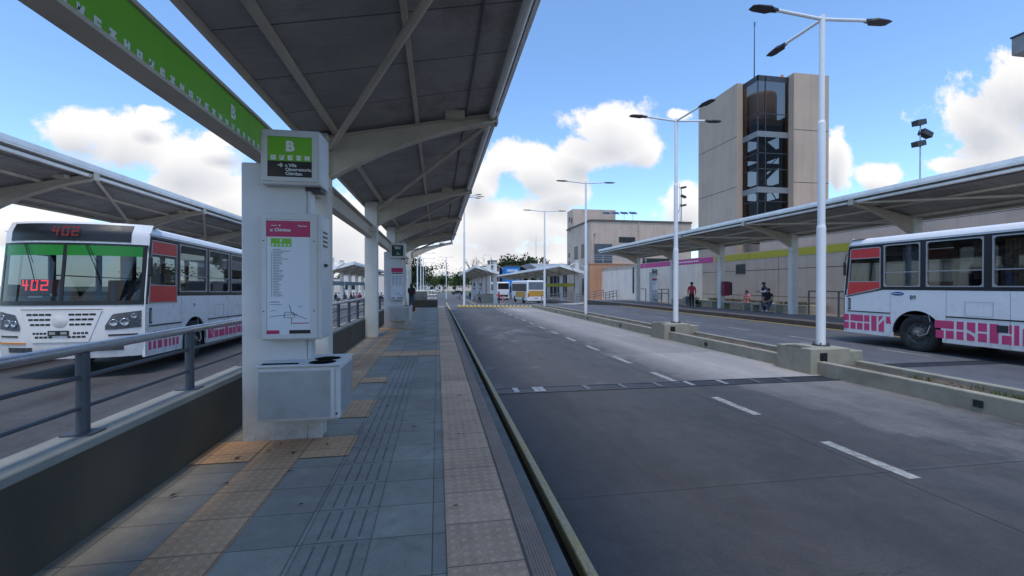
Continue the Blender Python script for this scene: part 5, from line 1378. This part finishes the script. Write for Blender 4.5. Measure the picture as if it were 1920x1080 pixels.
p0 = pw(1000, 545, 110); t = thing('flat_roof_hall', 'dark glazed hall with a wide pale overhanging roof, left of the two storey building', 'building', (p0.x, p0.y, -1.5))
MB().box(3, 12, 0, 10, 0, 6.6).build('wall', M['tint_win'], t); MB().prism([(-1.2, 8.6), (12, 8.6), (12, 6.9), (1.8, 6.9)], 'y', -1, 11).build('roof', M['roof_sheet'], t)
b = MB()
for i in range(9): b.box(3 + i, 3.15 + i, -.06, 0, 0, 6.6)
b.build('mullions', M['slab_grey'], t)
p0 = pw(1005, 500, 118); an = thing('antenna_mast', 'very thin antenna beyond the trees above the blue building', 'antenna', (p0.x, p0.y, -1)); MB().cyl((0, 0, 0), (0, 0, 15.5), .06, .03, n=6).build('mast', M['dark_metal'], an)
p0 = pw(985, 525, 120); b_ = thing('dark_block', 'dark low block under the roof behind the orange bus', 'building', (p0.x, p0.y, -1.5)); MB().box(0, 9, 0, 6, 0, 4.6).build('wall', M['slab_grey'], b_); MB().box(.5, 8.5, -.06, 0, 1.5, 3.8).build('window', M['tint_win'], b_)
# sheds on the horizon
for i, (x, w_, h_, m_, lb) in enumerate(((800, 20, 4.5, 'roof_sheet', 'long pale roofed shed low on the horizon'), (826, 18, 4, 'white_wall', 'low white walled house on the horizon left of the dark car'), (880, 16, 4.5, 'white_wall', 'low pale house on the horizon behind the distant shelter'))):
    p0 = pw(x, 541, 260); t = box_building('low_house', lb, 'house', (p0.x, p0.y, -1.6), w_, 8, h_, M[m_], [(2, 4, 1, 2.5), (7, 9, 1, 2.5)])
for i, (x, zc, w_, h_, lb) in enumerate(((640, 120, 14, 6.2, 'pale low building behind the seated crowd'), (560, 140, 18, 5.5, 'pale low building behind the near info totem'), (420, 120, 24, 5, 'pale low building hidden mostly by the bus on the left'))):
    p0 = pw(x, 545, zc); box_building('low_building', lb, 'building', (p0.x, p0.y, -1.6), w_, 8, h_, M['white_wall'], [(1, 4, 2.2, 4), (5, 8, 2.2, 4)])
# grey box at the top right corner
q = pw(1921, 82, 17); t = thing('sign_gantry', 'grey box on a pole cut off by the upper right edge', 'gantry', q)
MB().cbox(-.1, 2.2, -.4, .4, -.32, .36, .04).build('box', M['slab_grey'], t); MB().box(-.12, 2.2, -.42, .42, .36, .42).build('lid', M['dark_metal'], t); MB().cyl((1.6, 0, -q.z + PZ), (1.6, 0, -.32), .09, n=12).build('pole', M['pole_white'], t)
# ------------------------------------------------------------------ trees
def leaf_mat(name, a, b):
    k = NT(name); v = k.coord(); f = k.noise(.7, 4, .6, v); f2 = k.noise(6, 2, .6, v)
    c = k.mix(k.ramp(f, .3, .7), a, b); c = k.mix(k.ramp(f2, .3, .75, 0, .5), c, tuple(x * .6 for x in a)); k.col(c); k.rough(.75); k.b.inputs['Specular IOR Level'].default_value = .2
    M[name] = k.m; return k.m
leaf_mat('leaf_dark', (.025, .045, .018), (.06, .085, .03)); leaf_mat('leaf_olive', (.07, .09, .03), (.15, .15, .06)); leaf_mat('leaf_mid', (.035, .07, .02), (.08, .12, .04))
M['bark'] = mat('bark', (.10, .08, .065), .95, var=.3, bump=.4)
def limbs(mb, rnd, p, d, l, r, depth, ends, spread=.6):
    q = p + d * l; mid = p + d * l * .5 + Vector((rnd.uniform(-1, 1), rnd.uniform(-1, 1), 0)) * l * .06
    mb.tube([p, mid, q], [r, r * .82, r * .62], 6)
    if depth == 0: ends.append(q); return
    for _ in range(rnd.choice((2, 3, 3))):
        nd = (d + Vector((rnd.uniform(-1, 1), rnd.uniform(-1, 1), rnd.uniform(-.25, .6))) * spread).normalized(); limbs(mb, rnd, q, nd, l * rnd.uniform(.6, .85), r * .6, depth - 1, ends, spread)
    ends.append(q)
def tree(label, p, h, w, seed, leaf='leaf_mid', n=2600, group=None, bare=False, ls=None, name='leafy_tree'):
    rnd = random.Random(seed); t = thing(name, label, 'tree', p, rnd.uniform(0, 6), group)
    b = MB(); ends = []
    b.cyl((0, 0, -.5), (0, 0, h * .25), h * .03, h * .022, n=8)
    for i in range(5 if not bare else 4):
        a = i * 1.256 + rnd.uniform(-.4, .4); limbs(b, rnd, Vector((0, 0, h * .24)), Vector((math.cos(a) * .5, math.sin(a) * .5, 1)).normalized(), h * (.24 if not bare else .26), h * .014, 3 if bare else 2, ends, .6)
    b.build('trunk' if not bare else 'branches', M['bark'] if not bare else M['bark_pale'], t)
    if bare: return t
    c = MB(); ls = ls or h * .035
    clumps = [(Vector((rnd.gauss(0, .22) * w, rnd.gauss(0, .22) * w, h * rnd.uniform(.38, .95))), rnd.uniform(.10, .22) * w) for _ in range(30)]
    clumps = [(Vector((q.x * (1.15 - .5 * abs(q.z / h - .6)), q.y, q.z)), r) for q, r in clumps] + [(e, .13 * w) for e in ends if e.z < h]
    for i in range(n):
        q, r = rnd.choice(clumps); d = Vector((rnd.gauss(0, 1), rnd.gauss(0, 1), rnd.gauss(0, .75))).normalized() * r * rnd.random() ** .4
        o = q + d; a = Vector((rnd.gauss(0, 1), rnd.gauss(0, 1), rnd.gauss(0, 1))).normalized(); e = a.cross(Vector((rnd.gauss(0, 1), rnd.gauss(0, 1), rnd.gauss(0, 1)))).normalized(); s = ls * rnd.uniform(.6, 1.3)
        c.add([o - a * s, o + e * s * .6, o + a * s, o - e * s * .6], [(0, 1, 2, 3)])
    c.build('crown', M[leaf], t, fix=False)
    return t
M['bark_pale'] = mat('bark_pale', (.22, .18, .15), .95, var=.2)
def at(x, zc): 
    q = pw(x, 545, zc); return (q.x, q.y, gz(max(36, q.y)) - .1)
tree('bare leafless tree rising above the distant shelter', at(893, 108), 11.5, 7, 3, bare=True, name='bare_tree')
tree('dark full tree left of the blue building roof, behind the lamp', at(958, 165), 14.0, 13, 5, 'leaf_dark', 3600)
tree('dark tree above the roof of the distant orange bus shelter', at(990, 170), 14.5, 14, 6, 'leaf_dark', 3600)
tree('smaller dark tree beside the pale overhanging roof', at(1020, 160), 10.5, 12, 7, 'leaf_dark', 3000)
tree('dark tree at the left end of the tree group behind the blue building', at(934, 172), 11, 10, 8, 'leaf_dark', 2600)
tree('tall dark green tree seen past the last platform column', at(765, 95), 9.0, 9, 9, 'leaf_dark', 3600, ls=.25)
tree('dark green tree between the far row of lamps', at(782, 105), 8.5, 8, 10, 'leaf_mid', 3000, ls=.25)
tree('sunlit olive tree on the horizon left of the equipment pole', at(815, 230), 8.5, 13, 11, 'leaf_olive', 2400)
tree('round dark tree on the horizon just left of the equipment pole', at(831, 215), 9.5, 12, 12, 'leaf_mid', 2600)
tree('wide dark tree on the horizon behind the dark car', at(868, 210), 10, 18, 13, 'leaf_dark', 3200)
tree('dark tree on the horizon left of the tall barrier lamp', at(853, 240), 8.5, 12, 14, 'leaf_mid', 2400)
tree('dark tree on the horizon near the right end of the shelter totems', at(895, 200), 7.5, 14, 15, 'leaf_dark', 2400)
tree('leafy tree rising behind the left shelter, beside the near info totem', at(452, 60), 11.8, 7, 16, 'leaf_mid', 3400, ls=.3)
tree('leafy tree far behind the seated crowd', at(650, 170), 9, 12, 17, 'leaf_mid', 2400)
tree('dark tree far behind the left shelter', at(300, 120), 9, 14, 18, 'leaf_dark', 2400)
tree('dark leafy tree far left behind the bus roof', at(560, 170), 10, 15, 19, 'leaf_dark', 2400)

# ------------------------------------------------------------------ people
SKIN = mat('skin', (.42, .24, .16), .55, var=.06); M['hair'] = mat('hair', (.015, .011, .009), .6, var=.3, scale=20)
def cloth(name, c): return mat('cloth_' + name, c, .9, var=.14, scale=5, bump=.15, bscale=25)
BASE = dict(pel=(0, 0, .95), bel=(0, .01, 1.1), che=(0, .01, 1.30), nk0=(0, .01, 1.45), nck=(0, -.005, 1.52), hed=(0, -.02, 1.61), top=(0, -.005, 1.70), nos=(0, -.115, 1.60),
    shR=(-.185, .01, 1.40), elR=(-.235, .04, 1.12), wrR=(-.24, -.04, .88), shL=(.185, .01, 1.40), elL=(.235, .04, 1.12), wrL=(.24, -.04, .88),
    hiR=(-.09, 0, .90), knR=(-.10, -.01, .50), anR=(-.105, .03, .09), toR=(-.12, -.15, .04), hiL=(.09, 0, .90), knL=(.10, -.01, .50), anL=(.105, .03, .09), toL=(.12, -.15, .04))
RAD = dict(pel=(.145, .11), bel=(.135, .105), che=(.16, .115), nk0=(.085, .075), nck=(.055, .055), hed=(.078, .095), top=(.055, .065), nos=(.014, .014), shR=(.066, .066), shL=(.066, .066), elR=(.045, .045), elL=(.045, .045), wrR=(.03, .026), wrL=(.03, .026),
    hiR=(.093, .095), hiL=(.093, .095), knR=(.064, .066), knL=(.064, .066), anR=(.044, .046), anL=(.044, .046), toR=(.038, .03), toL=(.038, .03))
BON = [('pel', 'bel'), ('bel', 'che'), ('che', 'nk0'), ('nk0', 'nck'), ('nck', 'hed'), ('hed', 'top'), ('hed', 'nos'), ('che', 'shR'), ('shR', 'elR'), ('elR', 'wrR'), ('che', 'shL'), ('shL', 'elL'), ('elL', 'wrL'), ('pel', 'hiR'), ('hiR', 'knR'), ('knR', 'anR'), ('anR', 'toR'), ('pel', 'hiL'), ('hiL', 'knL'), ('knL', 'anL'), ('anL', 'toL')]
SIT = dict(pel=(0, .02, .56), bel=(0, .03, .71), che=(0, -.02, .91), nk0=(0, -.04, 1.06), nck=(0, -.06, 1.13), hed=(0, -.09, 1.22), top=(0, -.07, 1.31), nos=(0, -.185, 1.20), shR=(-.185, -.03, 1.01), shL=(.185, -.03, 1.01), elR=(-.25, -.08, .76), elL=(.25, -.08, .76), wrR=(-.12, -.30, .66), wrL=(.12, -.30, .66),
    hiR=(-.10, -.02, .53), hiL=(.10, -.02, .53), knR=(-.13, -.44, .52), knL=(.13, -.44, .52), anR=(-.12, -.42, .10), anL=(.12, -.42, .10), toR=(-.13, -.60, .05), toL=(.13, -.60, .05))
WALK = dict(knR=(-.10, -.14, .51), anR=(-.10, -.18, .11), toR=(-.11, -.36, .06), knL=(.10, .05, .50), anL=(.10, .24, .15), toL=(.11, .12, .05), elR=(-.24, .12, 1.14), wrR=(-.23, .12, .88), elL=(.24, -.03, 1.13), wrL=(.22, -.15, .92))
def person(label, loc, face, cols, pose=(), hair='short', hgt=1.72, over=None, group=None, fingers=True):
    """cols: top, sleeve (None = bare), legs, shoes ; face = heading in degrees the figure looks along, 0 = +y, 90 = +x"""
    J = dict(BASE)
    for p_ in ([pose] if isinstance(pose, dict) else pose): J.update(p_)
    if over: J.update(over)
    sc = hgt / 1.72
    root = thing('person', label, 'person', loc, R(180 - face), group)
    names = list(J); V = [Vector(J[n_]) for n_ in names]; rad = [RAD[n_] for n_ in names]; E = [(names.index(a), names.index(b)) for a, b in BON]
    if fingers:
        for s in 'RL':
            w, e = Vector(J['wr' + s]), Vector(J['el' + s]); d = (w - e).normalized(); sx = -1 if s == 'R' else 1
            q = d.cross(Vector((sx, 0, 0)));
            if q.length < .1: q = d.cross(Vector((0, 1, 0)))
            q.normalize(); wi = names.index('wr' + s)
            V.append(w + d * .075); rad.append((.036, .02)); names.append('pa' + s); pi = len(V) - 1; E.append((wi, pi))
            for k_, (f, ln) in enumerate(((-.03, .07), (-.011, .085), (.009, .08), (.028, .062))):
                V.append(w + d * (.105) + q * f); rad.append((.009, .009)); names.append('pa' + s); E.append((pi, len(V) - 1))
                V.append(w + d * (.105 + ln) + q * f * 1.1 + Vector((-sx * .02, 0, 0))); rad.append((.0075, .0075)); names.append('pa' + s); E.append((len(V) - 2, len(V) - 1))
            V.append(w + d * .05 + q * -.05); rad.append((.011, .011)); names.append('pa' + s); E.append((wi, len(V) - 1))
    me = bpy.data.meshes.new('body'); me.from_pydata([v * sc for v in V], E, []); o = bpy.data.objects.new('body', me); COL.objects.link(o)
    sk = o.modifiers.new('skin', 'SKIN'); sk.use_smooth_shade = True; sk.branch_smoothing = .4
    for i, r in enumerate(rad): me.skin_vertices[0].data[i].radius = (r[0] * sc * (1.2 if r[0] > .02 else 1), r[1] * sc * (1.2 if r[0] > .02 else 1))
    me.skin_vertices[0].data[names.index('pel')].use_root = True
    su = o.modifiers.new('sub', 'SUBSURF'); su.levels = su.render_levels = 1
    bpy.context.view_layer.update()
    m2 = bpy.data.meshes.new_from_object(o.evaluated_get(bpy.context.evaluated_depsgraph_get()))
    bpy.data.objects.remove(o)
    top, sleeve, legs, shoes = cols
    m2.materials.clear()
    for m_ in (SKIN, top, sleeve or SKIN, legs, shoes): m2.materials.append(m_)
    def kind(a, b, t):
        ab = a + b
        if 'to' in (a[:2], b[:2]) and 'an' in (a[:2], b[:2]): return 4
        if a[:2] == 'kn' or (a[:2] in ('hi',)) or b[:2] == 'hi': return 3
        if a[:2] == 'sh': return 1 if t < .55 else 2
        if a[:2] == 'el': return 2 if t < .93 else 0
        if b[:2] == 'sh': return 1
        if (a, b) in (('pel', 'bel'), ('bel', 'che'), ('che', 'nk0')): return 1
        return 0
    segs = [(V[i] * sc, V[j] * sc, names[i], names[j], (rad[i][0] + rad[j][0]) / 2) for i, j in E]
    for p_ in m2.polygons:
        c = p_.center; best = None
        for a, b, na, nb, r in segs:
            ab = b - a; t = max(0, min(1, (c - a).dot(ab) / max(1e-9, ab.length_squared))); d = (c - a - ab * t).length / (r * sc)
            if best is None or d < best[0]: best = (d, na, nb, t)
        p_.material_index = kind(*best[1:]); p_.use_smooth = True
    bo = bpy.data.objects.new('body', m2); COL.objects.link(bo); bo.parent = root
    H = Vector(J['hed']) * sc; T = Vector(J['top']) * sc
    hm = MB()
    def cap(rx, ry, rz, cz, drop):
        def fn(u, v):
            a = u * 2 * math.pi; front = max(0, -math.sin(a)); e = v * (math.pi * (.5 + drop * (1 - front)) + .06)
            return (H.x + rx * math.cos(a) * math.sin(e), H.y + .012 + ry * math.sin(a) * math.sin(e), H.z + cz + rz * math.cos(e))
        hm.grid(fn, 20, 8)
    cap(.098 * sc, .118 * sc, .105 * sc, .035 * sc, .22 if hair == 'short' else .3)
    if hair == 'long':
        hm.grid(lambda u, v: (H.x + .10 * sc * math.cos(math.pi * u) * (1 + .15 * v), H.y + .02 + (.085 + .05 * v) * sc * math.sin(math.pi * u), H.z + (.05 - .40 * v) * sc), 12, 6)
    ho = hm.build('hair', M['hair'], root)
    if hair == 'cap':
        c = MB(); c.grid(lambda u, v: (H.x + .103 * sc * math.cos(u * 6.283) * math.sin(v * 1.6), H.y + .005 + .122 * sc * math.sin(u * 6.283) * math.sin(v * 1.6), H.z + (.045 + .095 * math.cos(v * 1.6)) * sc), 20, 6); c.box(H.x - .07, H.x + .07, H.y - .21 * sc, H.y - .1 * sc, H.z + .04 * sc, H.z + .055 * sc); c.build('cap', cloth('black', (.015, .015, .018)), root)
    ey = MB()
    for s in (-1, 1):
        ey.lathe([(0, .012), (.010, .008), (.013, 0)], n=8); 
        nvt = 24
        for i in range(len(ey.v) - nvt, len(ey.v)): x, y, z = ey.v[i]; ey.v[i] = (H.x + s * .032 * sc + x, H.y - .084 * sc - z, H.z + .012 * sc + y)
    ey.build('eyes', M['black'], root)
    return root
blk = cloth('black', (.015, .015, .018)); jean = cloth('jeans', (.06, .085, .14)); navy = cloth('navy', (.02, .025, .055)); redc = cloth('red', (.42, .045, .06)); wht = cloth('white', (.6, .6, .6)); pinkc = cloth('pink', (.5, .2, .24)); grey = cloth('grey', (.12, .12, .13)); maroon = cloth('wine', (.12, .02, .035)); blue = cloth('pale_blue', (.25, .32, .42))
q = (17.8, 28.85, PZ)
person('man in red shirt and black cap walking away on the right platform, carrying dark bags', q, 25, (redc, redc, blk, blk), WALK, 'cap', 1.76)
bg = thing('carrier_bag', 'dark carrier bag in the left hand of the man in red', 'bag', (17.50, 28.95, PZ + .25)); MB().cbox(-.13, .13, -.07, .07, 0, .52, .04).build('bag', grey, bg); MB().tube([(-.07, 0, .5), (-.02, 0, .68), (.07, 0, .5)], .012, 6).build('handle', grey, bg)
bg = thing('handbag', 'black bag hanging at the right side of the man in red', 'bag', (18.15, 28.75, PZ + .22)); MB().cbox(-.12, .12, -.06, .06, 0, .3, .03).build('bag', blk, bg); MB().tube([(-.08, 0, .29), (-.05, 0, .62), (.07, 0, .29)], .01, 6).build('handle', blk, bg)
person('woman with long dark hair and pinkish clothes sitting on the planter edge', (19.95, 25.95, PZ - .02), -120, (pinkc, None, pinkc, blk), SIT, 'long', 1.6, dict(wrR=(-.05, -.30, .80), wrL=(.10, -.30, .80), knR=(-.2, -.40, .48), knL=(.2, -.40, .48)))
person('man in dark blue jersey with white sleeves standing behind the bench', (19.4, 23.75, PZ), -75, (navy, wht, navy, blk), dict(elR=(-.25, -.05, 1.14), wrR=(-.10, -.27, 1.15), elL=(.25, -.05, 1.14), wrL=(.08, -.28, 1.18), hed=(0, -.045, 1.60), nos=(0, -.135, 1.57)), 'short', 1.74)
person('man in black shirt and jeans sitting forward on the bench, hands together', (18.78, 22.6, PZ + .02), -115, (blk, None, jean, wht), [SIT, dict(wrR=(-.05, -.42, .58), wrL=(.05, -.42, .58), elR=(-.25, -.22, .72), elL=(.25, -.22, .72), knL=(.20, -.43, .52), knR=(-.18, -.44, .52))], 'short', 1.74)
person('long haired person in black and red standing at the platform\'s far end', (-1.55, 27.6, PZ), 20, (blk, redc, jean, blk), dict(elR=(-.22, -.04, 1.14), wrR=(-.1, -.22, 1.0), elL=(.22, -.04, 1.14), wrL=(.1, -.22, 1.0)), 'long', 1.66)
bg = thing('shoulder_bag', 'brown bag on the platform beside the long haired person', 'bag', (-1.50, 27.0, PZ)); MB().cbox(-.2, .2, -.1, .1, 0, .36, .05).build('bag', cloth('brown', (.12, .05, .03)), bg); MB().tube([(-.12, 0, .34), (0, 0, .5), (.12, 0, .34)], .012, 6).build('handle', blk, bg)
def gpz(x, zc): q = pw(x, 545, zc); return (q.x, q.y, gz(q.y))
person('person in red walking beyond the yellow barrier', gpz(935.5, 62), 150, (redc, redc, navy, blk), WALK, 'short', 1.7, fingers=False)
person('child in pink walking beside the person in red', gpz(943, 62), 170, (pinkc, None, pinkc, wht), WALK, 'long', 1.2, fingers=False)
person('person in grey crossing near the distant shelter wall', gpz(899, 63), 60, (grey, grey, blk, blk), WALK, 'short', 1.68, fingers=False)
person('dark dressed person standing on the distant platform beside the totems', gpz(881.5, 84), 200, (blk, blk, grey, blk), (), 'short', 1.7, fingers=False)
person('small figure walking by the kerb beyond the tall barrier lamp', gpz(862, 92), 100, (blue, blue, grey, blk), WALK, 'short', 1.66, fingers=False)
crowd = [(629, blk, 'short'), (635, wht, 'short'), (647, grey, 'short'), (659, blk, 'short'), (664, navy, 'long'), (670, pinkc, 'short'), (675, maroon, 'long'), (709, blk, 'short'), (714, navy, 'short')]
for i, (x, c, h_) in enumerate(crowd):
    z = 56.5 + (i % 3) * .9; q = pw(x, 545, z)
    person(('seated person in ' + {blk.name: 'black', wht.name: 'white', grey.name: 'grey', navy.name: 'navy', pinkc.name: 'pale pink', maroon.name: 'wine red'}[c.name] + ' in the crowd beyond the railing, ' + ('first', 'second', 'third', 'fourth', 'fifth', 'sixth', 'seventh', 'eighth', 'ninth')[i] + ' from the left'), (q.x, q.y, -.5), 120 + i * 35, (c, c, navy, blk), SIT, h_, 1.7, group='people waiting on the far left platform', fingers=False)
for i, x in enumerate((630, 648, 664, 712)):
    q = pw(x, 545, 57); bt = thing('bench', 'pale bench under the waiting crowd beyond the railing', 'bench', (q.x, q.y, -.5), group='benches under the waiting crowd'); MB().cbox(-.7, .7, -.3, .3, .36, .46, .01).build('seat', M['concrete'], bt)
    for s in (-.6, .5): MB().box(s, s + .1, -.28, .28, -.5, .359).build('leg', M['concrete'], bt)
struct(MB().box(-17, -8.5, 53, 60, -1.5, -.502), 'platform', M['plat_c'])
# distant totems and station walls
for i, (x, zc, lb) in enumerate(((888, 76, 'white totem on the distant middle platform, left of the pair'), (900, 72, 'white totem on the distant middle platform, right of the pair'))):
    q = pw(x, 545, zc); totem('info_totem', lb, (q.x - .4, q.y, -.9), 0, 'T')
q = pw(636, 545, 64); totem('info_totem', 'pale blue totem on the far left platform behind the waiting crowd', (q.x, q.y, -.78), 0, 'T')
q = pw(905, 545, 66); t = thing('low_wall', 'grey concrete end wall of the distant middle platform', 'low wall', (q.x - 1.0, q.y, -1.6)); MB().cbox(0, 3.2, 0, .3, 0, 2.1, .02).build('wall', M['concrete'], t)
for i, (x, zc) in enumerate(((624, 70), (660, 74), (690, 78))):
    pass
bb_ = thing('band_beam', 'grey blue route beam across the columns of the distant left shelter', 'sign beam', (-13.4, 60, 1.75)); MB().box(0, .15, 0, 34, 0, .55).build('beam', mat('band_blue', (.16, .23, .27), .6), bb_)
# people inside the two near buses
person('driver in a pale blue shirt at the wheel of the bus numbered 402', (-7.42 + .65, 11.82, .72), 190, (blue, blue, navy, blk), SIT, 'short', 1.74)
person('passenger in dark clothes by the second window of the bus numbered 89', (13.0, 8.75, .92), 20, (navy, navy, blk, blk), SIT, 'short', 1.74)
person('passenger in grey with long hair by the third window of the bus numbered 89', (13.05, 7.3, .92), 0, (grey, grey, blk, blk), SIT, 'long', 1.66)
# dry leaves and litter scattered on the paving
rn = random.Random(21); lf = None; LM = mat('dry_leaf', (.035, .022, .014), .9, var=.3)
spots = [(-1.75, 4.28), (-1.55, 4.42), (-1.3, 4.33), (-1.05, 4.5), (-1.62, 3.75), (-1.2, 3.9), (-.95, 3.3), (-1.5, 4.6), (.22, 4.6), (-.62, 5.8), (.3, 6.2), (-.25, 4.9), (.12, 3.1), (-.9, 7.2), (-1.9, 3.6)]
for x, y in spots:
    if lf is None:
        lf = thing('fallen_leaf', 'small dry brown leaf lying on the tiled platform', 'leaf', group='dry leaves on the platform'); b = MB()
        b.add([(-.035, 0, .004), (-.01, .013, .012), (.03, .004, .006), (-.008, -.014, .010)], [(0, 3, 2, 1)]); b.add([(.03, .004, .006), (.05, .005, .004), (.03, .001, .004)], [(0, 1, 2)]); b.build('blade', LM, lf); o = lf
    else: o = copy_tree(lf)
    o.location = (x, y, PZ + .011); o.rotation_euler.z = rn.uniform(0, 6); o.scale = (rn.uniform(.7, 1.2),) * 3

yb = thing('band_beam', 'yellow route beam across the columns behind the orange and white bus', 'sign beam', (18.8, 60, 1.55)); MB().box(0, .15, 0, 50, 0, .5).build('beam', M['band_yellow'], yb)
